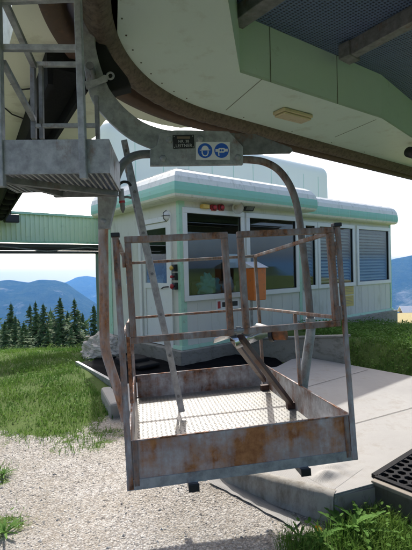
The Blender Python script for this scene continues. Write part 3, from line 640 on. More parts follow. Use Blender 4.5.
# things on the desk behind the glass
def blob(c, sx, sy, sz, seed, amp, n=20):
    mb = MB(); vs = []
    for i in range(n+1):
        for k in range(n):
            th = math.pi*i/n; ph = 2*math.pi*k/n; d = Vector((math.sin(th)*math.cos(ph), math.sin(th)*math.sin(ph), math.cos(th)))
            r_ = 1+amp*noise.fractal(d*1.8+Vector((seed, 0, 0)), 1, 2, 4); vs.append(c+U*d.x*sx*r_+N*d.y*sy*r_+Z*d.z*sz*r_)
    return mb.add(vs, [(i*n+k, i*n+(k+1) % n, (i+1)*n+(k+1) % n, (i+1)*n+k) for i in range(n) for k in range(n)], True)
tt, zz = front(209, 284, .3); solo(blob(W(tt, .3, zz-.06), .22, .12, .21, 4, .6, 40), 'jacket', M['teal'], 'crumpled teal jacket on the desk inside the large cabin window', 'jacket')
tt, zz = front(228, 285, .25); solo(blob(W(tt, .25, zz), .12, .08, .18, 9, .35), 'bag', M['paper'], 'pale blue white bag on the desk beside the teal jacket', 'bag')
tt, zz = front(231, 261, .12); mb = MB(); mb.frame(W(tt, .03, zz), U, N, Z, (-.17, 0, -.13), (.17, .004, .13)); solo(mb, 'paper_sheet', M['paper'], 'pale paper sheet stuck inside the large cabin window', 'paper')
tt, zz = front(236, 292, .25); mb = MB(); mb.frame(W(tt, .4, zz-.02), U, N, Z, (-.14, 0, -.16), (.14, .2, .14)); solo(mb, 'cardboard_box', M['carton'], 'small brown cardboard box on the desk in the window corner', 'box', .004)
s_, z_ = side(168, 279); solo(blob(W(.16, s_+.12, z_), .04, .07, .1, 2, .4), 'cloth', M['cyan'], 'turquoise cloth hanging inside the door glass', 'cloth')

# retaining wall and bank
o1 = Vector((2.06, 6.34, 0)); o2 = Vector((.50, 8.06, 0)); d = (o2-o1).normalized(); nr_ = Vector((-d.y, d.x, 0)); nr_ = nr_ if nr_.dot(U) > 0 else -nr_
mb = MB(); mb.prism([lift(o1, -.4), lift(o2, -.4), lift(o2, .262), lift(o1, .56)], nr_*.10); mb.prism([lift(o1-d*.03-nr_*.02, .563), lift(o2-nr_*.02, .265), lift(o2-nr_*.02, .30), lift(o1-d*.03-nr_*.02, .60)], nr_*.13)
solo(mb, 'retaining_wall', M['concrete'], 'low stained concrete retaining wall between the platform and the grass bank', 'wall', .01)

# ---------------------------------------------------------------- station hall, canopy fascia, column
ho = G(101, 300, 0); hn0 = 9.0
def HP(px, z, n0=hn0): p = hitp(px, 250, N*n0, N); return lift(p, z)
hn0 = CC.dot(N)+LS+.15; h0 = HP(107, -1, hn0); h1 = HP(333, -1, hn0); hall = thing('station_hall', 'tall pale mint station hall with rounded roof edge behind the cabin', 'building', lift(h0, -1))
hw_ = (h1-h0).length; mb = MB(); R_ = .35; HT = 5.05
pr = [(0, -1), (0, HT-R_)]+[(-R_+R_*math.cos(a), HT-R_+R_*math.sin(a)) for a in np.linspace(0, math.pi/2, 8)][1:]+[(-1.0, HT)]
k = 8; cpath = [Vector((-3.15, 12.6, -1))]+[h0+U*R_+N*R_+(-U*math.cos(a)-N*math.sin(a))*R_ for a in np.linspace(0, math.pi/2, k)]+[h1-U*R_+N*R_+(U*math.sin(a)-N*math.cos(a))*R_ for a in np.linspace(0, math.pi/2, k)]+[h1+N*3]
mb.sweep([p[:2] for p in cpath], pr, right=True, smooth=True); part(mb, 'wall', M['hall'], hall)
for i in range(1, 11): part(MB().frame(h0+U*(i*hw_/11), U, N, Z, (-.006, -.006, 0), (.006, .0, HT-R_+.9)), 'joint_strip', M['trim'], hall)
mb = MB(); mb.prism([h0+N*.35+U*.3+Z*(HT+.995), h1+N*.35-U*.3+Z*(HT+.995), h1+N*3+Z*(HT+.995), h0+N*2.5+U*1.2+Z*(HT+.995)], (0, 0, .02)); part(mb, 'roof', M['hall'], hall)

RZ = 3.05
def OP(px, py, z=RZ): return G(px, py, z)
ring_c = Vector((1.19, 2.55, 0)); R1 = 1.68; RO = 2.04
fa_n = OP(50, 213.5).dot(N)
roof = thing('station_roof', 'cream gelcoat underside of the station roof with corrugated green fascia', 'roof', (-2.5, 6, RZ))
pts = [OP(200, 127), OP(180, 128), OP(160, 124.5), OP(141, 119.5), OP(129, 115.5), OP(118, 114), OP(110, 116.5), OP(105, 121), OP(99, 128.5), OP(95, 137)]
e0 = pts[-1]; pts.append(lift(e0+N*(fa_n-e0.dot(N)), RZ)); pts.append(pts[-1]-U*8.5); pts.append(Vector((-9, 3.2, RZ))); pts += [OP(-12, 60), OP(9, 46), OP(13, 30), OP(12, 10), OP(10, -30), Vector((-1.2, 1.6, RZ)), Vector((-1.3, .9, RZ)), Vector((-1.0, .1, RZ))]
an0 = math.atan2(pts[0].y-ring_c.y, pts[0].x-ring_c.x); an1 = math.atan2(.1-ring_c.y, -1.0-ring_c.x)+2*math.pi
arc = [ring_c+Vector((math.cos(a), math.sin(a), 0))*RO for a in np.linspace(an1, an0, 40)]
roofpoly = pts+[lift(p, RZ) for p in arc]
part(MB().prism(roofpoly, (0, 0, .28)), 'ceiling', M['cream'], roof)
# corrugated fascia
fz0 = EYE+.72; f1 = lift(hitp(122, 240, N*fa_n, N), 0); f0 = f1-U*9; mb = MB(); path = []; L_ = (f1-f0).length; nw = int(L_/.105)
for i in range(nw):
    b = f0+U*(i*L_/nw); st = L_/nw; path += [b, b+U*st*.55, b+U*st*.62-N*.03, b+U*st*.93-N*.03]
mb.sweep([p[:2] for p in path], [(0, fz0), (0, RZ)], right=True); part(mb, 'fascia', M['corr'], roof)
mb = MB(); mb.beam(lift(f0-N*.04, RZ-.03), lift(f1-N*.04, RZ-.03), .07, .05); mb.beam(lift(f0-N*.03, fz0-.01), lift(f1-N*.03, fz0-.01), .08, .05); part(mb, 'fascia_trim', M['trim'], roof)
mb = MB(); zb = hitp(50, 253.5, N*fa_n, N).z; mb.beam(lift(f0+N*.1, fz0-.09), lift(f1+N*.1, fz0-.09), .2, .08); mb.beam(lift(f0+N*.1, zb+.03), lift(f1+N*.1, zb+.03), .2, .06); mb.beam(lift(f0+N*.25, (zb+fz0)/2), lift(f1+N*.25, (zb+fz0)/2), .02, fz0-zb-.16)
part(mb, 'girder', M['beam'], roof); mb = MB()
for i in range(9): mb.beam(lift(f0+U*(i*1.0)-N*.0, zb+.05 if i % 2 else fz0-.12), lift(f0+U*(i*1.0+1)-N*.0, fz0-.12 if i % 2 else zb+.05), .03, .03)
part(mb, 'girder_brace', M['galv_dark'], roof)
mb = MB(); c = hitp(11, 219, N*(fa_n-.2), N); mb.frame(c, U, N, Z, (-.14, -.08, -.08), (.16, .08, .1)); mb.beam(c+Z*.1, c+Z*.2, .03, .03); solo(mb, 'spotlight', M['black'], 'small black spotlight hanging before the corrugated green fascia', 'spotlight', .015)
# cables on the ceiling
mb = MB()
for pp in ([(8, 84), (22, 87), (38, 85), (44, 88)], [(46, 70), (52, 73), (56, 78), (51, 77)], [(45, 85), (50, 82), (49, 88)], [(0, 105), (12, 112), (25, 117), (40, 120)], [(54, 21), (57, 26), (60, 27)]):
    P_ = [OP(a, b)-Z*.02 for a, b in pp]; P_[0] += Z*.03; P_[-1] += Z*.03; mb.tube(P_, .006, 6)
part(mb, 'cable', M['black'], roof)
# dark conveyor beam below the ceiling
cb0 = OP(68, 70, 2.93); cb1 = OP(8, 196, 2.93); mb = MB(); d = (cb1-cb0).normalized(); cb1 = cb0+d*9; mb.beam(cb0+Z*.05, cb1+Z*.05, .19, .12); sx = d.cross(Z)
mb.beam(cb0+Z*.0-sx*.11, cb1-sx*.11, .03, .22); mb.beam(cb0+sx*.11, cb1+sx*.11, .03, .22)
cv = thing('tyre_conveyor', 'black rubber tyre conveyor beam hung below the station ceiling', 'conveyor', cb0); part(mb, 'beam', M['black_rub'], cv)
for i in range(12):
    c = cb0+d*(1.6+i*.6)+Z*.02; mb = MB(); mb.lathe(c-sx*.08, sx, [(0, .02), (0, .12), (.02, .14), (.08, .145), (.14, .14), (.16, .12), (.16, .02)], 20); part(mb, 'tyre', M['black_rub'], cv)
# column
c0 = hitp(99.5, 300, N*(fa_n+.1), N); zg = float(hgt(c0.x, c0.y)); col_ = thing('steel_column', 'slim grey green steel column under the corrugated fascia end', 'column', lift(c0, zg))
mb = MB(); mb.beam(lift(c0, zg-.5), lift(c0, zb), .12, .12); mb.beam(lift(c0, zg-.5), lift(c0, zg+.02), .3, .3); part(mb, 'shaft', M['colm'], col_)

# ---------------------------------------------------------------- bullwheel cover and guide rim
wc = thing('bullwheel_cover', 'mint green cover plate of the bullwheel with rusty brown guide rim', 'machine cover', (1.19, 2.55, RZ))
tan0 = ring_c+N*R1; far0 = tan0+U*12; ab = math.atan2(N.y, N.x)      # arc from direction N, counter-clockwise to -N
def stad(r, k=60, L=12):
    return [ring_c+N*r+U*L]+[ring_c+N*r+U*x for x in (8, 5, 3, 2, 1)]+[ring_c+Vector((math.cos(ab+math.pi*i/k), math.sin(ab+math.pi*i/k), 0))*r for i in range(k+1)]+[ring_c-N*r+U*x for x in (1, 3, 6, L)]
K0 = OP(240, 72.5); K1 = OP(228, 0); K2 = OP(382, 118.5); K3 = OP(412, 138)
kd = (K1-K0).normalized(); tb = (ring_c.dot(N)-R1+.05 - K0.dot(N))/kd.dot(N); K1f = K0+kd*tb; K3f = K2+(K3-K2).normalized()*3.2
sp_ = stad(R1); up_ = [lift(p, RZ) for p in sp_]
# plate: outer boundary from the far right round the arc until it meets the recess line
arcpts = [p for p in up_ if not (p.dot(N) < ring_c.dot(N)-R1+.02 and (p-K1f).dot(U) > 0)]
plate = arcpts+[lift(K1f, RZ), K0, K2, K3f, lift(K3f+U*6, RZ)]
part(MB().prism(plate, (0, 0, .02)), 'cover_plate', M['mint'], wc)
TOPZ = RZ+.42
K0_, K2_, K3_, K1_ = [p+Z*.021 for p in (K0, K2, K3f, K1f)]; hh_ = Z*(TOPZ-RZ+.03)
mb = MB(); mb.prism([K0_, K2_, K2_+hh_, K0_+hh_], N*.02); mb.prism([K2_, K3_, K3_+hh_, K2_+hh_], N*.02)
mb.prism([K0_, K1_, K1_+hh_, K0_+hh_], -U*.02); part(mb, 'recess_wall', M['mint_in'], wc)
for fr_ in (.17, .62): p = K0.lerp(K2, fr_); part(MB().frame(p, U, N, Z, (-.003, -.004, .0), (.003, -.001, TOPZ-RZ)), 'joint_line', M['joint'], wc)
for a, b in ((OP(226, 110), OP(262, 79)), (OP(335, 137), OP(376, 119.5))): part(MB().beam(a-Z*.001, b-Z*.001, .005, .003), 'joint_line', M['joint'], wc)
for i in range(16):
    an = ab+.25+i*.105 if i < 12 else None
    p_ = ring_c+Vector((math.cos(an), math.sin(an), 0))*(R1-.05) if an else ring_c+N*(R1-.05)+U*(.3+.7*(i-12))
    part(MB().lathe(lift(p_, RZ), -Z, [(0, .006), (.004, .006), (.005, .003), (.005, .001)], 8), 'bolt', M['rim'] if i % 3 == 0 else M['joint'], wc)
# dark grille above the recess
a = NT('dark blue grille'); mp = a.n('ShaderNodeMapping'); mp.inputs['Rotation'].default_value = (0, 0, -UA); a.l(a.tc.outputs['Object'], mp.inputs[0])
w1_ = a.n('ShaderNodeTexWave', bands_direction='X'); w1_.inputs['Scale'].default_value = 9; a.l(mp.outputs[0], w1_.inputs[0]); w2_ = a.n('ShaderNodeTexWave', bands_direction='Y'); w2_.inputs['Scale'].default_value = 14; a.l(mp.outputs[0], w2_.inputs[0])
mx_ = a.n('ShaderNodeMath', operation='MULTIPLY'); a.l(w1_.outputs['Fac'], mx_.inputs[0]); a.l(w2_.outputs['Fac'], mx_.inputs[1])
a.l(a.mix(a.ramp(mx_.outputs[0], .15, .6), (.10,.15,.25), (.014,.02,.045)), a.b.inputs['Base Color']); a.b.inputs['Roughness'].default_value = .5; a.bump(mx_.outputs[0], .5, .01)
mb = MB(); mb.prism([lift(K0+N*.1-U*.4, TOPZ), lift(K3f+N*.4+U*5, TOPZ), lift(K3f+U*6-N*4, TOPZ), lift(K1f-U*.5-N*.5, TOPZ)], (0, 0, .03)); part(mb, 'grille', a.m, wc)
mb = MB(); ga = OP(233, 22, TOPZ-.05); gb = OP(272, -6, TOPZ-.05); mb.beam(ga, ga+(gb-ga)*3, .12, .10); ga = OP(348, 52, TOPZ-.06); gb = OP(412, 17, TOPZ-.06); mb.beam(ga, ga+(gb-ga)*2, .09, .12); mb.frame(ga, U, N, Z, (-.08, -.06, -.07), (.08, .04, .05))
part(mb, 'girder', M['galv_dark'], wc, .005)
# inner rim : ribbed rounded flange ; slot ; outer flange
ip = stad(R1, 220); 
def resample(P, step):
    out = [P[0]]; 
    for a_, b_ in zip(P[:-1], P[1:]):
        n_ = max(1, int((b_-a_).length/step)); out += [a_.lerp(b_, i/n_) for i in range(1, n_+1)]
    return out
ipr = resample(ip, .014)
def rib_sweep(path, prof, amp, nme, m_):
    mb = MB(); m = len(prof); vs = []
    for i, p in enumerate(path):
        a_ = path[max(i-1, 0)]; b_ = path[min(i+1, len(path)-1)]; d_ = (b_-a_).normalized(); o_ = Vector((d_.y, -d_.x, 0))
        k_ = 1+amp*(.35*math.sin(i*1.1)+.3*noise.noise(Vector((i*.12, 0, 3)))+.5*noise.noise(Vector((i*.5, 4, 3))))
        for (r_, z_) in prof: vs.append(p+o_*r_+Z*(RZ+(z_-.0)*k_))
    mb.add(vs, [(i*m+k, (i+1)*m+k, (i+1)*m+k+1, i*m+k+1) for i in range(len(path)-1) for k in range(m-1)], True)
    return part(mb, nme, m_, wc)
sgn = -1  # path runs counter-clockwise so the right side is outward
d_ = (ipr[200]-ipr[199]).normalized(); o_ = Vector((d_.y, -d_.x, 0)); sgn = 1 if (ipr[200]-ring_c).dot(o_) > 0 else -1
prof = [(-.005*sgn, .04), (0, -.02), (.02*sgn, -.055), (.06*sgn, -.085), (.10*sgn, -.08), (.14*sgn, -.05), (.165*sgn, .0), (.17*sgn, .12)]
rib_sweep(ipr, prof, .10, 'inner_rim', M['rim'])
rib_sweep(ipr, [(.172*sgn, .2), (.255*sgn, .2)], 0, 'slot', M['shade_black'])  # groove ceiling blackened to stand for its shade
rib_sweep(ipr, [(.25*sgn, .2), (.25*sgn, -.02), (.27*sgn, -.045), (.355*sgn, -.045), (.365*sgn, -.03), (.365*sgn, .3)], 0, 'outer_flange', M['rim_out'])
rib_sweep(ipr, [(.0, .31), (.366*sgn, .31)], 0, 'rim_top', M['rim_out'])
# ceiling lamp on the cover plate
la = OP(276, 111, RZ); lb = OP(309, 121, RZ-.05); lc = OP(293, 113, RZ); ld = (OP(309, 117, RZ)-OP(277, 108.5, RZ)).normalized(); ln = Vector((-ld.y, ld.x, 0)); L2 = (OP(309, 117, RZ)-OP(277, 108.5, RZ)).length/2
lt = thing('ceiling_lamp', 'yellowed rectangular bulkhead lamp under the mint cover plate', 'lamp', lc); mb = MB(); mb.frame(lc, ld, ln, Z, (-L2*.9, -.075, -.035), (L2*.9, .075, -.002)); part(mb, 'body', M['lamp'], lt, .01)
mb = MB(); mb.frame(lc, ld, ln, Z, (-L2*.9+.012, -.065, -.055), (L2*.9-.012, .065, -.0355)); part(mb, 'diffuser', M['lamp'], lt, .015)
# small black roller end at the far right of the rim
c = OP(409, 152, RZ-.12); mb = MB(); mb.lathe(c, U, [(0, .001), (0, .06), (.25, .06), (.25, .001)], 16); solo(mb, 'guide_roller', M['black'], 'small black roller below the brown rim at the right', 'roller')

# ---------------------------------------------------------------- maintenance basket
Ry = Matrix.Rotation(-.034, 4, 'Y'); Rx = Matrix.Rotation(-.052, 4, 'X'); Rz = Matrix.Rotation(.155, 4, 'Z')
BM = Matrix.Translation((-.335, 1.776, EYE-.912)) @ Rz @ Ry @ Rx
bk = thing('maintenance_basket', 'rusty steel maintenance basket with rails and tread plate floor hanging at the platform', 'basket', mat4=BM)
def bp(mb, name, m, bev=.002, label=None):
    o = mb.build(name, m, bk, bev)
    if label: o['label'] = label
    return o
V3 = lambda *a: Vector(a)
Wd, Ln, HPn, HTp, HMd = 1.0, 1.42, .189, 1.058, .622
# floor with raised tread
mb = MB(); mb.box((.004, .004, .014), (Wd-.004, Ln-.004, .019)); k = 0
vs = []; 
for j in range(int(Ln/.026)-1):
    for i in range(int(Wd/.026)-1):
        cx, cy = .026*(i+1), .026*(j+1); an = math.pi/4 if (i+j) % 2 else -math.pi/4; ca, sa = math.cos(an), math.sin(an)
        q = []
        for (lx, ly, lz) in ((-.012, 0, 0), (0, -.0035, 0), (.012, 0, 0), (0, .0035, 0), (-.005, 0, .0022), (.005, 0, .0022)):
            q.append((cx+lx*ca-ly*sa, cy+lx*sa+ly*ca, .0191+lz))
        mb.add(q, [(0,1,5,4),(1,2,5),(2,3,4,5),(3,0,4)])
bp(mb, 'floor_plate', M['tread'], 0, 'worn pale tread plate floor')
th = .004
def sheet(lo, hi, name, m, lab=None): bp(MB().box(lo, hi), name, m, 0, lab)
sheet((.0, -.0015, -.01), (Wd, .002, HPn-.002), 'toe_board', M['panel'], 'front toe board with large orange rust patches')
sheet((.02, Ln-.002, .02), (Wd-.02, Ln+.002, HPn-.002), 'toe_board', M['panel_in'])
sheet((-.002, .02, .02), (.002, Ln-.02, HPn-.002), 'toe_board', M['panel_in']); sheet((Wd-.002, .02, .02), (Wd+.002, Ln-.02, HPn-.002), 'toe_board', M['panel_in'])
mb = MB()   # bottom and top edge angles
mb.box((-.02, -.006, -.012), (Wd+.02, -.002, .028)); mb.box((-.02, -.006, -.016), (Wd+.02, .03, -.012)); mb.box((-.02, Ln+.002, -.012), (Wd+.02, Ln+.006, .03)); mb.box((-.006, 0, -.012), (-.002, Ln, .03)); mb.box((Wd+.002, 0, -.012), (Wd+.006, Ln, .03))
bp(mb, 'bottom_angle', M['galv'], .001)
mb = MB(); mb.box((.0, -.005, HPn-.004), (Wd, .005, HPn+.002)); mb.box((0, Ln-.005, HPn-.004), (Wd, Ln+.005, HPn+.002)); mb.box((-.005, .006, HPn-.004), (.005, Ln-.006, HPn+.002)); mb.box((Wd-.005, .006, HPn-.004), (Wd+.005, Ln-.006, HPn+.002)); bp(mb, 'edge_strip', M['post'], .001)
# corner posts
for (x, y, m_, lab, top_) in ((-.005, -.004, 'post', 'front post with flaking rust', HTp), (Wd+.005, -.004, 'post', 'front post worn pale over rust', HTp), (0, Ln, 'rail', None, HTp-.02), (Wd, Ln, 'rail', None, HTp-.02)):
    s_ = .027 if y < .5 else .022; sx_ = 1 if x < .5 else -1; mb = MB()
    if y < .5:
        mb.box((x-s_*.5, y-.004, -.012), (x+s_*.5, y, top_)); xx = x-s_*.5 if sx_ > 0 else x+s_*.5-.004; mb.box((xx, y, -.012), (xx+.004, y+s_, top_))
    else: mb.box((x-s_/2, y-s_/2, .02), (x+s_/2, y+s_/2, top_))
    p_ = bp(mb, 'corner_post', M[m_], .0015, lab)
    if y < .5: o = MB().box((x-.019, y-.012, top_-.002), (x+.019, y+s_, top_+.016)).build('cap', M['black'], p_, .003)
# welded seam lines on front panel ends
bp(MB().box((.012, -.007, .0), (.034, -.0025, HPn)), 'end_angle', M['rail'], .001); bp(MB().box((Wd-.034, -.007, .0), (Wd-.012, -.0025, HPn)), 'end_angle', M['rail'], .001)
r_ = .021
def rl(p, q, w_=r_, m_='rail', nme='rail', lab=None):
    mb = MB().beam(V3(*p), V3(*q), w_, w_); return bp(mb, nme, M[m_], .003, lab)
rl((0, Ln, HTp-.02), (Wd, Ln, HTp-.02), nme='top_rail'); rl((0, Ln, HMd), (Wd, Ln, HMd), .018, nme='mid_rail')
for x in (0, Wd):
    rl((x, .03, HTp-.02), (x, Ln, HTp-.02), nme='top_rail'); rl((x, .03, HMd+.01), (x, Ln, HMd), .018, nme='mid_rail')
    rl((x, .62, HPn), (x, .62, HMd), .02, 'post', 'mid_post')
# two gates
gb_, gt_ = .60, 1.052
for k, (x0, x1) in enumerate(((.032, .478), (.522, .970))):
    gts = .027; mb = MB(); mb.box((x0, -.04, gt_-gts), (x1, -.006, gt_)); mb.box((x0, -.04, gb_), (x1, -.006, gb_+gts)); mb.box((x0, -.0395, gb_+gts), (x0+gts, -.0065, gt_-gts)); mb.box((x1-gts, -.0395, gb_+gts), (x1, -.0065, gt_-gts))
    gt = bp(mb, 'gate', M['rail'], .003, ['left swing gate frame of square rusty tube', 'right swing gate frame of square rusty tube'][k])
    hx = x0-.006 if k == 0 else x1+.006
    for hz_ in (gb_+.06, gt_-.1): MB().tube([(hx, -.03, hz_-.03), (hx, -.03, hz_+.03)], .008, 10).build('hinge', M['rail'], gt)
mb = MB().tube([(.465, -.024, gb_+.018), (.54, -.024, gb_+.018)], .011, 12); mb.tube([(.49, -.024, gb_+.018), (.51, -.024, gb_+.018)], .017, 12); bp(mb, 'latch', M['galv'], 0)
# folding brace pair, curved step plate and cross tube
iB = BM.inverted()
def L(px, py, Y): return iB @ at(px, py, Y)
a1 = L(233, 338, 2.02); b1 = iB @ G(264, 380, .80); a2 = L(240, 337, 2.02); b2 = iB @ G(291, 404, .78)
for a_, b_ in ((a1, b1), (a2, b2)): bp(MB().beam(a_, b_, .03, .03), 'brace', M['brace'], .003)
for b_ in (b1, b2): bp(MB().box((b_.x-.03, b_.y-.02, .02), (b_.x+.03, b_.y+.02, .06)), 'brace_foot', M['brace'], .003)
pth = [L(215, 338, 2.1), L(219, 333.5, 2.12), L(228, 333, 2.02), L(234, 338, 1.98), L(237, 346, 2.0)]
mb = MB(); vsl = []
arcq = [L(213, 343, 2.0), L(214.5, 338, 1.99), L(221, 335.5, 1.98), L(229, 336, 1.97), L(235, 340.5, 1.97), L(237, 349, 1.98)]
bk_v = (L(262, 325.5, 2.45)-L(228, 336, 1.98))
for q in arcq: vsl += [q, q+bk_v]
mb.add(vsl, [(2*i, 2*i+2, 2*i+3, 2*i+1) for i in range(len(arcq)-1)], True); o = bp(mb, 'folding_step', M['chrome'], 0, 'shiny curved steel step plate'); so = o.modifiers.new('t', 'SOLIDIFY'); so.thickness = .004
mb = MB().tube([L(258, 327, 2.4), L(283, 333.5, 2.15)], .022, 16); bp(mb, 'cross_tube', M['galv'], 0)
mb = MB().tube([L(272, 335.5, 2.1), L(286, 335, 2.06)], [.022, .025], 16); bp(mb, 'tube_end', M['orange_end'], .004, 'rusty orange tube end')
mb = MB().tube([L(270.5, 336, 2.1), L(274, 335.5, 2.09)], .031, 16); bp(mb, 'collar', M['black'], .004)
# runners under the floor
for x in (.26, .76):
    bp(MB().box((x-.022, -.02, -.045), (x+.022, Ln+.02, -.017)), 'runner', M['galv_dark'], .002)
    bp(MB().box((x-.023, -.03, -.047), (x+.023, -.021, -.015)), 'end_cap', M['black'], .002)

# ---------------------------------------------------------------- hanger and hoop of the carrier
def hd_(px): return 2.45+(px-110)/190*.15
def hp(px, py, dd=0): return at(px, py, hd_(px)+dd)
hg = thing('carrier_hanger', 'grey galvanised hanger arm and tubular hoop carrying the basket', 'hanger', hp(190, 150))
PN = (hp(240, 150)-hp(150, 150)); PN = lift(PN, 0).normalized(); PB = Vector((-PN.y, PN.x, 0))   # along the hoop, towards the back
def plate_poly(pp, th, off=0): return MB().prism([hp(a, b)+PB*off for a, b in pp], PB*th)
le = [(80, -20), (79.5, 0), (80, 20), (82, 45), (84, 66), (86.5, 84), (90, 97), (96, 107), (104, 116.5), (116, 128), (128.5, 137.5), (141, 144), (153, 148.5)]
ri = [(96, -20), (95.5, 0), (94.5, 20), (95, 45), (99, 62), (104, 77), (109, 88.5), (116, 98.5), (123.7, 107), (132, 114.5), (140.7, 120.5), (150, 125), (162, 129), (180, 131.5)]
def band(le, ri, n=26):
    def rs(P):
        P = [Vector((a, b, 0)) for a, b in P]; Ls = [0]
        for i in range(1, len(P)): Ls.append(Ls[-1]+(P[i]-P[i-1]).length)
        out = []
        for k in range(n):
            t = Ls[-1]*k/(n-1); i = max(j for j in range(len(P)) if Ls[j] <= t+1e-9); i = min(i, len(P)-2); f_ = (t-Ls[i])/(Ls[i+1]-Ls[i]); q = P[i].lerp(P[i+1], f_); out.append((q.x, q.y))
        return out
    return rs(le), rs(ri)
l2, r2 = band(le, ri)
part(plate_poly(l2+r2[::-1], .035, 0), 'arm', M['galv'], hg, .004)
part(plate_poly([(160, 134), (176, 131.5), (216, 132.5), (228, 133), (242, 148), (242, 165.8), (150, 167), (150, 151), (157, 146)], .028, -.03), 'head_plate', M['galv'], hg, .003)
part(plate_poly([(166, 131.6), (200, 131.8), (255, 133.5), (292, 147.5), (293, 150.5), (291, 153), (234, 154.5), (166, 155)], .022, .001), 'blade', M['galv_dark'], hg, .005)
for px, py in ((199.5, 140.5), (169, 141.5), (237, 159), (163, 160)): c = hp(px, py); part(MB().lathe(c-PB*.03, -PB, [(-.005, .02), (.008, .02), (.012, .014), (.012, .001)], 6), 'bolt', M['galv'], hg)
part(plate_poly([(92, 30), (103, 36), (113, 54), (127, 72), (131, 82), (122, 84), (108, 88), (99, 70), (94, 52)], .10, .06), 'slot_shade', M['shade_black'], hg, .01)  # added black block, stands for the groove's shade beside the arm
# mounting bracket with hook near the top
part(plate_poly([(86, 85), (87.5, 92), (108, 84), (109.5, 79.5), (105, 78.5), (98, 82.5)], .02, -.05), 'bracket', M['galv'], hg, .002)
part(MB().tube([hp(111+3.2*math.cos(a), 79+3.2*math.sin(a))-PB*.04 for a in np.linspace(0, 2*math.pi, 21)], .006, 8), 'eyelet', M['galv'], hg)
part(MB().tube([hp(92, 73), hp(92, 73)-PB*.09], .022, 14), 'pin', M['galv_dark'], hg); part(MB().tube([hp(95, 83)-PB*.03, hp(93, 76)-PB*.09], .012, 10), 'pin', M['galv_dark'], hg)
part(plate_poly([(78, -12), (78, 10), (101, 14.5), (104, 9), (103, -12)], .03, -.045), 'top_plate', M['galv_dark'], hg, .003)
def smooth(pts, k=6):
    out = []; n = len(pts)
    for i in range(n-1):
        p0, p1, p2, p3 = pts[max(i-1, 0)], pts[i], pts[i+1], pts[min(i+2, n-1)]
        for j in range(k):
            t = j/k; out.append(.5*((2*p1)+(p2-p0)*t+(2*p0-5*p1+4*p2-p3)*t*t+(3*p1-p0-3*p2+p3)*t**3))
    return out+[pts[-1]]
lt1 = smooth([hp(152, 154), hp(141, 154.5), hp(131, 157.5), hp(123, 164), hp(118, 173), hp(114.5, 184)]); part(MB().tube(lt1, .024, 18), 'hoop_tube', M['galv_dark'], hg)
lt2 = smooth([hp(105.5, 205), hp(103.5, 222), hp(103.5, 262), hp(104, 300), hp(104.5, 335), hp(106, 352), hp(112, 372), hp(119, 393), hp(126, 420)]); part(MB().tube(lt2, .028, 20), 'hoop_tube', M['pipe_l'], hg, label='left pipe of the hoop streaked with orange rust')
rt = smooth([hp(240, 159.5), hp(252, 160), hp(264, 162), hp(276, 168), hp(286, 179), hp(293.5, 194), hp(298.5, 214), hp(302, 240), hp(305.5, 268), hp(308.5, 296), hp(310.5, 320)])
part(MB().tube(rt, .022, 18), 'hoop_tube', M['pipe_r'], hg, label='right pipe of the hoop, dark with brown rust')
rt2 = smooth([hp(310.5, 318), hp(310.5, 332), hp(308, 350), hp(303, 388), hp(302, 400)]); part(MB().tube(rt2, .029, 18), 'hoop_sleeve', M['galv'], hg)
part(MB().prism([hp(98, 190)-PB*.04, hp(118, 189)-PB*.04, hp(116, 203)-PB*.04, hp(110, 229)-PB*.04, hp(99, 230)-PB*.04], PB*.08), 'clamp_plate', M['galv'], hg, .004)
part(MB().lathe(hp(104, 222)-PB*.04, -PB, [(-.004, .016), (.01, .016), (.012, .001)], 6), 'bolt', M['galv'], hg)
# name plate and mandatory signs lie on the head plate
def planar(px, py, off): return hp(px, py)+PB*off
def quad_on(x0, y0, x1, y1, off, th): return MB().prism([planar(x0, y0, off), planar(x1, y0, off), planar(x1, y1, off), planar(x0, y1, off)], -PB*th)
npl = thing('name_plate', 'small black name plate with silver lettering on the hanger head', 'plate', planar(183, 145, -.03))
part(MB().prism([planar(172.3, 136.8, -.031), planar(193.3, 136.4, -.031), planar(194, 149.8, -.031), planar(173, 150.2, -.031)], -PB*.003), 'plate', M['black'], npl)
def text(s, c, ax, up, size, name, m, parent, ext=.0006):
    cu = bpy.data.curves.new(name, 'FONT'); cu.body = s; cu.size = size; cu.extrude = ext; cu.align_x = 'CENTER'; cu.align_y = 'CENTER'
    to = bpy.data.objects.new('tmp', cu); COL.objects.link(to); dg = bpy.context.evaluated_depsgraph_get(); me = bpy.data.meshes.new_from_object(to.evaluated_get(dg))
    bpy.data.objects.remove(to); up = (up-ax*up.dot(ax)).normalized(); nz = ax.cross(up); MX = Matrix((ax, up, nz)).transposed().to_4x4(); MX.translation = c
    r = parent
    while r.parent: r = r.parent
    me.transform(r.matrix_basis.inverted() @ MX); me.materials.clear(); me.materials.append(m); o = bpy.data.objects.new(name, me); COL.objects.link(o); o.parent = parent; return o
M['letter'] = paint('silver lettering', (.5,.5,.48), .5)
tx = (planar(190, 145, 0)-planar(176, 145.3, 0)).normalized()
text('LEITNER', planar(183.4, 147.4, -.0345), tx, Z, .026, 'lettering', M['letter'], npl); text('NR. 38', planar(183.2, 143.2, -.0345), tx, Z, .022, 'lettering', M['letter'], npl)
part(quad_on(176.5, 138.2, 189.5, 140.6, -.0345, .0006), 'emblem', paint('dull bronze', (.20,.15,.10), .6), npl)
for px, py in ((173.8, 138.2), (192, 138), (192.6, 148.6), (174.3, 149)): part(MB().disc(planar(px, py, -.0345), tx, -Z, .0028, -.001, 10), 'rivet', M['letter'], npl)
sgn_ = thing('safety_sign', 'white plate with two round blue mandatory signs, helmet and goggles', 'sign', planar(212, 152, -.03))
part(quad_on(195.5, 143.5, 228.8, 161.3, -.031, .002), 'plate', M['signw'], sgn_, .0005)
tz = Z
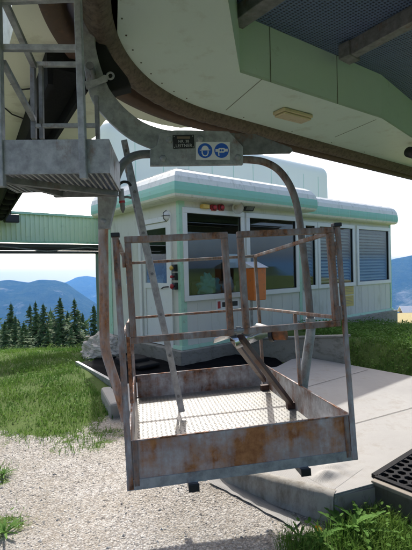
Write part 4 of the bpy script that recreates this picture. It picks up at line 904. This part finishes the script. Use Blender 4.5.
def dsc(px, py, r, off, m, nme, parent, a0=0, a1=2*math.pi): 
    return part(MB().disc(planar(px, py, off), tx, tz, r, -.0008 if (tx.cross(tz)).dot(PB) > 0 else .0008, 40, a0, a1), nme, m, parent)
RP = 7.3*2.5/425
d1 = dsc(204.3, 152.3, RP, -.0345, M['blue'], 'disc', sgn_); d2 = dsc(220.6, 152.2, RP, -.0345, M['blue'], 'disc', sgn_)
o1_ = planar(204.3, 152.3, -.0362); o2_ = planar(220.6, 152.2, -.0362)
def shp(o, pts, parent, nme='symbol', m='signw', th=.0006): return part(MB().prism([o+tx*x*RP+tz*y*RP for x, y in pts], -PB*th), nme, M[m], parent)
an_ = np.linspace(0, math.pi, 14); shp(o1_, [(.50*math.cos(a), .12+.55*math.sin(a)) for a in an_]+[(-.72, .12), (-.72, .02), (.72, .02), (.72, .12)], d1)
shp(o1_, [(-.48, -.02), (-.48, -.35), (-.30, -.70), (0, -.80), (.30, -.70), (.48, -.35), (.48, -.02), (.34, -.02), (.34, -.32), (.2, -.58), (0, -.66), (-.2, -.58), (-.34, -.32), (-.34, -.02)], d1)
shp(o2_, [(-.85, .22), (-.5, .22), (-.3, .34), (.3, .34), (.5, .22), (.85, .22), (.85, -.16), (.5, -.16), (.3, -.3), (-.3, -.3), (-.5, -.16), (-.85, -.16)], d2)
shp(o2_, [(-.52, -.14), (-.36, -.14), (-.32, -.72), (-.46, -.72)], d2)
for x in (-.16, .16): part(MB().disc(o2_-PB*.0008+tx*x*RP+tz*.02*RP, tx, tz, RP*.14, .0005, 20), 'symbol', M['blue'], d2)

# ---------------------------------------------------------------- upper work platform (galvanised gallery)
up = thing('upper_work_platform', 'galvanised upper work platform with grated floor and railing beside the hanger', 'work platform', at(60, 175, 2.1))
def g1(px, py): return at(px, py, 1.9)
def g2(px, py): return at(px, py, 2.34)
xl = g1(-8, 180).x; a_ = g1(0, 176); b_ = g1(110, 173); ux = lift(b_-a_, 0).normalized(); ux = (ux+Vector((0, .05, 0))).normalized(); uyb = Vector((-ux.y, ux.x, 0))
Ob = g1(110, 173); zlo = Ob.z; zhi = g1(108, 139).z; wdt = .56; dpt = .45; sk = uyb*dpt+ux*-.02
fl0 = Ob-ux*wdt; mb = MB()
mb.prism([fl0, Ob, lift(Ob, zhi), lift(fl0, zhi)], uyb*.004); part(mb, 'front_panel', M['galv'], up)
mb = MB(); mb.prism([Ob+uyb*.006, Ob+sk-uyb*.01, lift(Ob+sk-uyb*.01, zhi), lift(Ob+uyb*.006, zhi)], -ux*.004); part(mb, 'side_panel', M['galv'], up); mb = MB(); mb.prism([fl0+uyb*.006, fl0+sk-uyb*.01, lift(fl0+sk-uyb*.01, zhi), lift(fl0+uyb*.006, zhi)], ux*.004); part(mb, 'side_panel', M['galv'], up)
mb = MB(); mb.prism([fl0+sk, Ob+sk, lift(Ob+sk, zhi), lift(fl0+sk, zhi)], -uyb*.004); part(mb, 'back_panel', M['galv'], up)
mb = MB()
nb_ = 22
for i in range(nb_): 
    c = fl0+ux*(wdt*(i+.5)/nb_)+Z*.012; mb.beam(c+uyb*.01, c+sk-uyb*.01, .009, .022)
for j in range(5): c = fl0+sk*((j+.5)/5)+Z*.026; mb.beam(c+ux*.01, c+ux*(wdt-.01), .006, .006)
part(mb, 'grating', M['galv'], up)
mb = MB(); mb.beam(fl0+ux*.03-Z*.012+uyb*.02, Ob+sk-ux*.02-Z*.012, .03, .03); mb.beam(fl0+ux*.08-Z*.012+uyb*.03, fl0+ux*.24+sk*1.0-Z*.012, .028, .028, ); mb.beam(fl0+ux*.2+sk-Z*.012, Ob+sk-ux*.03-Z*.012, .03, .03); part(mb, 'under_brace', M['galv_dark'], up, .002)
TR = 3.0
def post(p, z0, z1, w_=.032, nme='rail_post'): part(MB().beam(lift(p, z0), lift(p, z1), w_, w_), nme, M['galv'], up, .003)
pA = g1(81.5, 100)-uyb*.012; pB = g1(3, 100)-uyb*.012; pC = g2(40, 100); pD = g2(35, 100)-ux*.0; pE = g2(96, 110)
part(MB().beam(g1(85, 180)-uyb*.02, g1(78.5, -14)-uyb*.02, .034, .03), 'rail_post', M['galv'], up, .003); part(MB().beam(g1(3.5, 188)-uyb*.02, g1(-1, -14)-uyb*.02, .034, .03), 'rail_post', M['galv'], up, .003)
part(MB().beam(g2(42, 139), g2(41, 66), .022, .022), 'rail_post', M['galv_dark'], up, .002); part(MB().beam(g2(34, 139), g2(33, 66), .026, .026), 'rail_post', M['galv_dark'], up, .002); part(MB().beam(g2(98, 140), g2(96.5, 96), .022, .022), 'rail_post', M['galv_dark'], up, .002)
for p, q, w_ in ((g1(2, 48), g1(80, 48.5), .026), (g1(0, 1), g1(80, -2), .026), (g2(34, 64.5), g2(80, 64.5), .024), (g2(34, 126), g2(98, 125.5), .022), (g1(3, -2), g2(34, 66), .03), (g1(3, 62), g2(34, 120), .026)):
    part(MB().beam(p, q, w_, w_), 'rail', M['galv'], up, .003)

# ---------------------------------------------------------------- ladder
ld_ = thing('ladder', 'narrow grey steel ladder leaning up from the basket floor past the gate', 'ladder', G(182, 413, .78))
f1_ = G(182, 412, .765); f2_ = G(175.5, 398, .77); t1_ = at(124, 140, 2.62); t2_ = at(121.5, 163, 2.92)
t2_ = at(124.5, 163, 2.92); f2_ = G(178, 399, .77)
for f_, t_, w_ in ((f1_, t1_, .038), (f2_, t2_, .016)): part(MB().beam(f_, t_, w_, .014, Vector((0, 1, 0))), 'rail', M['galv'], ld_, .003)
for k in range(7):
    s_ = .06+k*.15; part(MB().tube([f1_.lerp(t1_, s_)-Vector((0,.012,0)), f2_.lerp(t2_, s_+.0)], .009, 10), 'rung', M['galv_dark'], ld_)
# hook that holds the ladder to the clamp
hk = thing('ladder_hook', 'small red and steel spring hook holding the ladder beside the clamp plate', 'hook', hp(121, 200))
part(MB().tube(smooth([hp(119, 189), hp(119.5, 184.5), hp(123, 182), hp(128, 182.5), hp(131, 186)]), .008, 10), 'rod', M['black'], hk)
part(MB().tube(smooth([hp(119, 195), hp(121, 197.5), hp(127, 197), hp(131.5, 198)]), .007, 10), 'rod', M['galv_dark'], hk)
part(MB().tube([hp(121, 189), hp(122, 201)], .016, 14), 'barrel', M['galv'], hk); part(MB().tube([hp(122, 201), hp(122.3, 203)], .018, 14), 'collar', M['red'], hk); part(MB().tube([hp(122.4, 203), hp(122.8, 209), hp(123, 213)], [.014, .014, .003], 14), 'barrel', M['galv_dark'], hk)

# ---------------------------------------------------------------- boulders, post, hut
def rock(c, s, seed, n=54):
    mb = MB(); vs = []
    for i in range(n+1):
        for k in range(n):
            th = math.pi*i/n; ph = 2*math.pi*k/n; d = Vector((math.sin(th)*math.cos(ph), math.sin(th)*math.sin(ph), math.cos(th)))
            cell = noise.voronoi(d*1.3+Vector((seed, seed, 0)))[0][0]; r_ = .75+.5*cell+.22*noise.fractal(d*3+Vector((seed, 0, 0)), .8, 2, 7); vs.append(Vector(c)+Vector((d.x*s[0], d.y*s[1], d.z*s[2]))*r_)
    return mb.add(vs, [(i*n+k, i*n+(k+1) % n, (i+1)*n+(k+1) % n, (i+1)*n+k) for i in range(n) for k in range(n)], False)
solo(rock(at(101, 350, 8.0), (.31, .26, .29), 5), 'boulder', M['boulder'], 'largest pale limestone boulder at the platform end behind the left pipe', 'boulder')
solo(rock(at(92, 357, 7.8), (.15, .14, .11), 15), 'boulder', M['boulder'], 'smaller pale boulder leaning at the left of the largest one', 'boulder')
solo(rock(at(114, 354, 8.2), (.18, .18, .17), 25), 'boulder', M['boulder'], 'pale boulder behind the front post right of the largest one', 'boulder')
c = at(88, 341, 10.2); mb = MB(); mb.beam(lift(c, float(hgt(c.x, c.y))-.3), c+Z*.12, .1, .1); solo(mb, 'wooden_stake', M['wood'], 'short wooden stake on the grass before the spruces', 'stake', .01)
hp0 = at(407, 316, 70); hz0 = hp0.z; hut = thing('alpine_hut', 'tiny dark hut with white roof on the far meadow right of the cabin', 'hut', hp0)
mb = MB(); mb.frame(hp0, Vector((1, 0, 0)), Vector((0, 1, 0)), Z, (-.9, -.8, -1.5), (1.1, .8, .75)); part(mb, 'wall', M['hut'], hut)
mb = MB(); 
for sy in (-1, 1): mb.prism([hp0+Vector((-1.2, 0, 1.6)), hp0+Vector((1.4, 0, 1.6)), hp0+Vector((1.4, sy*1.1, .62)), hp0+Vector((-1.2, sy*1.1, .62))], (0, 0, .08))
part(mb, 'roof', M['snow'], hut)

# ---------------------------------------------------------------- conifers
def conifer_mesh(h, seed, droop=1, full=1):
    R = random.Random(seed); vs = []; fs = []
    def tri(a, b, c_): 
        i = len(vs); vs.extend([a, b, c_]); fs.append((i, i+1, i+2))
    nl = int((30+h*1.3)*full); lop = R.uniform(0, 6.28)
    for i in range(nl):
        f_ = (i+.5)/nl; z = h*(.07+.93*f_); rad = h*.155*(1-f_)**.82*(R.uniform(.72, 1.15))+.06
        for b in range(R.randint(7, 10)):
            an = R.uniform(0, 2*math.pi); ln = rad*R.uniform(.5, 1.25)*(1+.22*math.cos(an-lop)); dr = droop*R.uniform(.12, .5)*(1-f_*.7)
            d = Vector((math.cos(an), math.sin(an), 0)); s_ = Vector((-d.y, d.x, 0)); zb = z+R.uniform(-.12, .12)
            ns = 6
            for k in range(ns):
                t0 = k/ns; p = d*ln*t0+Vector((0, 0, zb-dr*ln*t0*t0*1.2)); wd = .17*ln*(1-t0*.6)+.05; q = d*ln*(t0+1.5/ns)+Vector((0, 0, zb-dr*ln*(t0+.2)**2*1.3-R.uniform(.02, .12)))
                for sg in (-1, 1): tri(p, p+d*ln*.16+s_*sg*wd*R.uniform(.8, 1.9)+Vector((0, 0, -R.uniform(.03, .2))), q)
    for k in range(14): an = k*2.4; d = Vector((math.cos(an), math.sin(an), 0)); tri(Vector((0, 0, h*(.93+.07*k/14))), d*.05+Vector((0, 0, h*(.93+.065*k/14)-.05)), Vector((0, 0, h*1.02)))
    return MB().add(vs, fs)
protos = []
for k in range(7):
    root = thing('spruce_tree', '', 'tree', (0, 0, 0), 'spruces below the grassy crest'); cr = conifer_mesh(11, 40+k, (.8, 1.25, 1, 1.5, .9, 1.15, 1.3)[k], (1, .8, 1.1, .7, 1.2, .9, 1)[k]).build('crown', M['needle'], root); tk = MB().lathe(Vector((0, 0, -1.0)), Z, [(0, .2), (1, .17), (5, .12), (11.5, .02), (11.6, .001)], 10).build('trunk', M['bark'], root); protos.append((root, cr, tk))
# (px of the tip, py of the tip, distance, width factor, description)
tr_ = [(-8,306,34,1.1,'spruce half cut off by the left picture edge'),(9,301,36,1.0,'second spruce from the left picture edge, tall'),(20,318,44,.9,'short spruce peeping between two taller ones on the left'),(30,303,38,.95,'slender dark spruce left of the broad pale one'),(25.5,321,26,1.25,'broad pale spruce in front with low round crown'),(35,300,31,.9,'tall spruce with narrow tip left of the centre group'),(43,302,30,1.0,'tallest spruce of the left centre group'),(48,322,40,.8,'low spruce behind the centre group'),(53,315,32,.8,'small spruce right of the centre group'),(58.5,321,29,.85,'lower spruce left of the gap with mountain view'),(66,325,40,.8,'smallest spruce in the gap before the mountain'),(62,296,30,1.1,'tall shapely spruce left of the right pair'),(74,297,31,1.0,'tall dark spruce left of the pipe'),(84,312,36,.9,'spruce partly behind the left pipe'),(92,304,38,1.0,'spruce between the pipe and the column'),(15,314,30,.9,'bushy spruce low at the far left'),(3,320,27,1.0,'dark low spruce at the left picture edge')]
tr_ += [(12,309,46,1.2,'far spruce between the two tallest ones at the left'),(38,311,48,1.3,'far spruce filling the gap behind the centre group'),(69,310,44,1.2,'far spruce between the right pair'),(79,308,47,1.2,'far spruce left of the pipe behind the others'),(50,309,50,1.3,'far spruce right of the tallest centre spruce'),(22,326,24,1.2,'low bushy spruce on the crest at the left'),(46,328,25,1.2,'low bushy spruce on the crest in the middle'),(71,327,25,1.1,'low bushy spruce on the crest below the right pair')]
tr_[11] = (61.5,296,30,1.1,tr_[11][4]); tr_[10] = (55,318,41,.8,tr_[10][4])
used = set()
for i, (px, py, Yd, wf, lab) in enumerate(tr_):
    if i in (11,): px = 62
    tip = at(px, py, Yd); zg = float(hgt(tip.x, tip.y)); hh = max(5, tip.z-zg); k = i % 7; r0, c0_, t0_ = protos[k]
    if k in used:
        r = r0.copy(); COL.objects.link(r)
        for ch in (c0_, t0_): c2 = ch.copy(); COL.objects.link(c2); c2.parent = r
    else: r = r0; used.add(k)
    s_ = hh/11.2; r.matrix_basis = Matrix.Translation((tip.x, tip.y, zg)) @ Matrix.Rotation(i*1.3, 4, 'Z') @ Matrix.Rotation(.02*math.sin(i*2.1), 4, 'X') @ Matrix.Diagonal((s_*wf*1.45, s_*wf*1.45, s_, 1)); r['label'] = lab
# undergrowth and far forest as stuff
def leaf_cloud(name, cs, m, n, size, seed):
    R = np.random.default_rng(seed); V = []
    for (cx, cy, cz, rx, rz, cnt) in cs:
        p = R.normal(size=(cnt, 3)); p /= np.linalg.norm(p, axis=1)[:, None]; p *= R.uniform(.35, 1.05, (cnt, 1)); p = p*[rx, rx, rz]+[cx, cy, cz]
        a = R.normal(size=(cnt, 3))*size; b = R.normal(size=(cnt, 3))*size; V.append(np.stack([p, p+a, p+b], 1))
    V = np.concatenate(V).reshape(-1, 3); o = npmesh(name, V, np.arange(len(V)).reshape(-1, 3), m, False); return o
cs = []
for i in range(46):
    px = -10+i*2.5+random.uniform(-2, 2); Yd = random.uniform(10.6, 13); p = at(px, 300, Yd); zg = float(hgt(p.x, p.y)); cs.append((p.x, p.y, zg+.28, .4, random.uniform(.32, .6), 420))
tag(leaf_cloud('undergrowth', cs, M['shrub'], 0, .055, 3), 'low leafy scrub along the grassy crest', 'undergrowth', kind='stuff')
cs = []
for i in range(260):
    px = random.uniform(-40, 125); Yd = random.uniform(45, 120); p = at(px, 300, Yd); zg = float(hgt(p.x, p.y)); cs.append((p.x, p.y, zg+5+.11*(Yd-45), 2.4, 7.0, 170))
for i in range(90):      # the wood behind the photographer, seen mirrored in the cabin glass
    a_ = random.uniform(2.1, 4.6); d_ = random.uniform(24, 34); cs.append((d_*math.sin(a_), d_*math.cos(a_), random.uniform(1, 7), 2.0, random.uniform(3, 6), 150))
tag(leaf_cloud('far_wood', cs, M['needle'], 0, .7, 5), 'dark distant wood below the spruces', 'wood', kind='stuff')

# ---------------------------------------------------------------- grass, herbs and gravel (stuff)
def blades(P, hmin, hmax, wd, seed, lean=.5):
    R = np.random.default_rng(seed); n = len(P); h = R.uniform(hmin, hmax, n); an = R.uniform(0, 2*np.pi, n); la = R.uniform(0, 2*np.pi, n); l_ = R.uniform(.1, lean, n)*h
    s_ = np.stack([np.cos(an), np.sin(an), np.zeros(n)], 1)*wd*R.uniform(.6, 1.3, n)[:, None]; d = np.stack([np.cos(la)*l_, np.sin(la)*l_, np.zeros(n)], 1); zz_ = np.stack([np.zeros(n), np.zeros(n), h], 1)
    b0 = P-s_; b1 = P+s_; m0 = P+d*.35+zz_*.6-s_*.7; m1 = P+d*.35+zz_*.6+s_*.7; t = P+d*1.3+zz_
    V = np.stack([b0, b1, m1, m0, t], 1).reshape(-1, 3); i = np.arange(n)[:, None]*5
    return V, np.concatenate([i+[0, 1, 2], i+[0, 2, 3], i+[3, 2, 4]])
inplat = [(p.x, p.y) for p in [A, FF, GG, HH, II, JJ, J2, J3, E_, D, C1, B]]
from mathutils.geometry import intersect_point_line
def out_plat(x, y):
    P = inplat; c = np.zeros(len(x), bool); n = len(P)
    for i in range(n):
        ax, ay = P[i]; bx, by = P[(i+1) % n]; cond = ((ay > y) != (by > y)) & (x < (bx-ax)*(y-ay)/(by-ay+1e-12)+ax); c ^= cond
    return ~c
def scatter(n, x0, x1, y0, y1, seed, thr=.5, pw=1):
    R = np.random.default_rng(seed); x = R.uniform(x0, x1, n); y = R.uniform(y0, y1, n); g, f_, d_ = cover(x, y)
    k = (R.uniform(0, 1, n) < np.clip(g, 0, 1)**pw) & out_plat(x, y) & (g > thr)
    cl = np.array([noise.noise(Vector((a*2.2, b*2.2, 5))) for a, b in zip(x[k], y[k])]); k2 = R.uniform(-.55, .5, k.sum()) < cl+.15
    x = x[k][k2]; y = y[k][k2]; 
    ins = (nn_(x, y) > 5.65) & (uu(x, y) > uu(CC.x, CC.y)-.15) & (uu(x, y) < uu(CC.x, CC.y)+T2+.2); x = x[~ins]; y = y[~ins]
    return np.stack([x, y, hgt(x, y)-.005], 1)
Vs = []; Fs = []; b_ = 0
def addb(V, Fm):
    global b_
    Vs.append(V); Fs.append(Fm+b_); b_ += len(V)
addb(*blades(scatter(110000, -7, -.8, 3.6, 11.0, 1, .25, 1.6), .025, .085, .004, 1, .9))
addb(*blades(scatter(26000, .2, 2.4, 2.1, 3.2, 2, .3), .03, .13, .003, 2, .8))
addb(*blades(scatter(12000, -2.4, -1.0, 2.4, 4.4, 3, .12, 1.5), .02, .07, .003, 3, .9))
addb(*blades(scatter(90000, 1.8, 8, 3.5, 12, 4, .4), .03, .10, .0045, 4, .9))
o = npmesh('grass', np.concatenate(Vs), np.concatenate(Fs), M['grass'], False); tag(o, 'short green grass on the crest, bank and corner', 'grass', kind='stuff')
# broad leaves on the bank and mound
def herbs(P, size, seed):
    R = np.random.default_rng(seed); n = len(P); an = R.uniform(0, 2*np.pi, n); up_a = R.uniform(-.2, .9, n); L_ = size*R.uniform(.5, 1.4, n); h = R.uniform(.01, .13, n)
    d = np.stack([np.cos(an)*np.cos(up_a), np.sin(an)*np.cos(up_a), np.sin(up_a)], 1)*L_[:, None]; s_ = np.stack([-np.sin(an), np.cos(an), R.uniform(-.3, .3, n)], 1)*(L_*.33)[:, None]; p = P+np.stack([0*h, 0*h, h], 1)
    V = np.stack([p, p+d*.35+s_, p+d*.75+s_*.8, p+d, p+d*.75-s_*.8, p+d*.35-s_], 1).reshape(-1, 3); i = np.arange(n)[:, None]*6
    return V, np.concatenate([i+[0, 1, 2, 3], i+[0, 3, 4, 5]])
Vs = []; Fs = []; b_ = 0
addb(*herbs(scatter(52000, 1.8, 8, 3.5, 11, 11, .5), .036, 11)); addb(*herbs(scatter(9000, -7, -1, 4.4, 10.5, 12, .6), .028, 12)); addb(*herbs(scatter(1800, -2.2, -1.0, 2.4, 4.3, 13, .5, 2), .03, 13)); addb(*herbs(scatter(900, .3, 2.0, 2.2, 3.0, 14, .5), .028, 14))
o = npmesh('ground_cover', np.concatenate(Vs), np.concatenate(Fs), M['herb'], False); tag(o, 'broad leaved herbs covering the bank and crest', 'ground cover', kind='stuff')
# loose stones
def stones(n, x0, x1, y0, y1, smin, smax, seed):
    R = np.random.default_rng(seed); x = R.uniform(x0, x1, n); y = R.uniform(y0, y1, n); g, _, _ = cover(x, y); k = (g < .55) & out_plat(x, y); x = x[k]; y = y[k]; n = len(x)
    s_ = smin+(smax-smin)*R.beta(1, 4, n); base = np.array([(1,0,0),(-1,0,0),(0,1,0),(0,-1,0),(0,0,1),(0,0,-1),(.6,.6,.5),(-.6,-.6,.45)], float)[:6]
    J = base[None]*R.uniform(.6, 1.3, (n, 6, 1))*R.uniform(.6, 1.3, (n, 1, 3)); J[:, :, 2] *= .45; a = R.uniform(0, 2*np.pi, n); ca, sa = np.cos(a), np.sin(a)
    Xr = J[:, :, 0]*ca[:, None]-J[:, :, 1]*sa[:, None]; Yr = J[:, :, 0]*sa[:, None]+J[:, :, 1]*ca[:, None]
    V = np.stack([Xr*s_[:, None]+x[:, None], Yr*s_[:, None]+y[:, None], J[:, :, 2]*s_[:, None]+(hgt(x, y)+s_*.15)[:, None]], -1).reshape(-1, 3)
    f_ = np.array([(0,2,4),(2,1,4),(1,3,4),(3,0,4),(2,0,5),(1,2,5),(3,1,5),(0,3,5)]); return V, (np.arange(n)[:, None, None]*6+f_[None]).reshape(-1, 3)
Vs = []; Fs = []; b_ = 0
addb(*stones(30000, -2.6, 1.0, 2.2, 5.2, .003, .012, 1)); addb(*stones(160, -2.6, 1.0, 2.2, 5.2, .010, .026, 7)); addb(*stones(1600, -2.6, 1.0, 2.2, 5.2, .006, .02, 2))
o = npmesh('gravel', np.concatenate(Vs), np.concatenate(Fs), M['stone'], False); tag(o, 'loose pale limestone gravel before the platform', 'gravel', kind='stuff')

# dandelions at the corner of the platform
def dandelion(c, n, size, seed, label, flower=None):
    R = random.Random(seed); t = thing('dandelion_plant', label, 'plant', c); mb = MB()
    for i in range(n):
        an = i*2.4+R.uniform(-.3, .3); el = R.uniform(.25, 1.25); L_ = size*R.uniform(.6, 1.15); d = Vector((math.cos(an), math.sin(an), 0)); s_ = Vector((-d.y, d.x, 0)); vs = []; ns = 12
        for k in range(ns+1):
            f_ = k/ns; p = c+d*(L_*f_*math.cos(el)+L_*.25*f_*f_)+Z*(L_*f_*math.sin(el)-L_*.38*f_*f_*math.sin(el)+.01); w_ = size*.115*math.sin(math.pi*min(1, f_*.92+.08))**.7*(1.0 if k % 2 else .55)*(.4+.8*f_); w_ = max(w_, .003)
            vs += [p+s_*w_+Z*w_*.35, p, p-s_*w_+Z*w_*.35]
        for k in range(ns): mb.add([vs[3*k+j] for j in range(3)]+[vs[3*k+3+j] for j in range(3)], [(0, 1, 4, 3), (1, 2, 5, 4)], True)
    part(mb, 'leaf', M['dand_leaf'], t)
    if flower is not None:
        fl = Vector(flower); mb = MB().tube([c, c.lerp(fl, .5)+Vector((.01, 0, .01)), fl], .003, 6); part(mb, 'stem', M['dand_leaf'], t)
        mb = MB(); nf = (Vector((0, -.5, .8))).normalized(); ax_ = Vector((1, 0, 0)); ay_ = nf.cross(ax_)
        for j in range(3):
            for i in range(16): a = i*math.pi/8+j*.2; r_ = .022-.006*j; d = ax_*math.cos(a)+ay_*math.sin(a); s_ = nf.cross(d)*.004; mb.add([fl+nf*.003*j, fl+d*r_*.9+s_+nf*(.004+.004*j), fl+d*r_+nf*(.004+.004*j), fl+d*r_*.9-s_+nf*(.004+.004*j)], [(0, 1, 2, 3)])
        part(mb, 'flower', M['dandy'], t)
gp = lambda px, py: lift(G(px, py, 0), float(hgt(G(px, py, 0).x, G(px, py, 0).y)))
dandelion(gp(350, 536), 16, .22, 1, 'leafy dandelion with long upright leaves against the end board')
dandelion(gp(362, 532), 12, .19, 5, 'leafy dandelion rosette under the beam beside the mat')
dandelion(gp(322, 546), 12, .13, 2, 'low dandelion with a yellow flower at the carpet corner', at(318, 529, 2.55))
dandelion(gp(300, 542), 10, .11, 3, 'small dandelion rosette left of the yellow flower')
dandelion(gp(4, 476), 16, .09, 4, 'dark leafy weed on the gravel at the left picture edge'); dandelion(gp(5, 534), 18, .11, 6, 'large grey green weed in the lower left corner')

# ---------------------------------------------------------------- haze
hb = MB().box((-15000, -700, -790), (15000, 12000, 112)); hz_o = None
hm_ = bpy.data.materials.new('thin blue haze'); hm_.use_nodes = True; t = hm_.node_tree; t.nodes.remove(t.nodes['Principled BSDF']); pv = t.nodes.new('ShaderNodeVolumePrincipled')
pv.inputs['Color'].default_value = (.20, .50, 1, 1); pv.inputs['Density'].default_value = .85e-4; pv.inputs['Anisotropy'].default_value = .0; t.links.new(pv.outputs[0], t.nodes['Material Output'].inputs['Volume'])
hz_o = hb.build('haze', hm_); tag(hz_o, 'thin blue mountain haze', 'haze', kind='stuff')
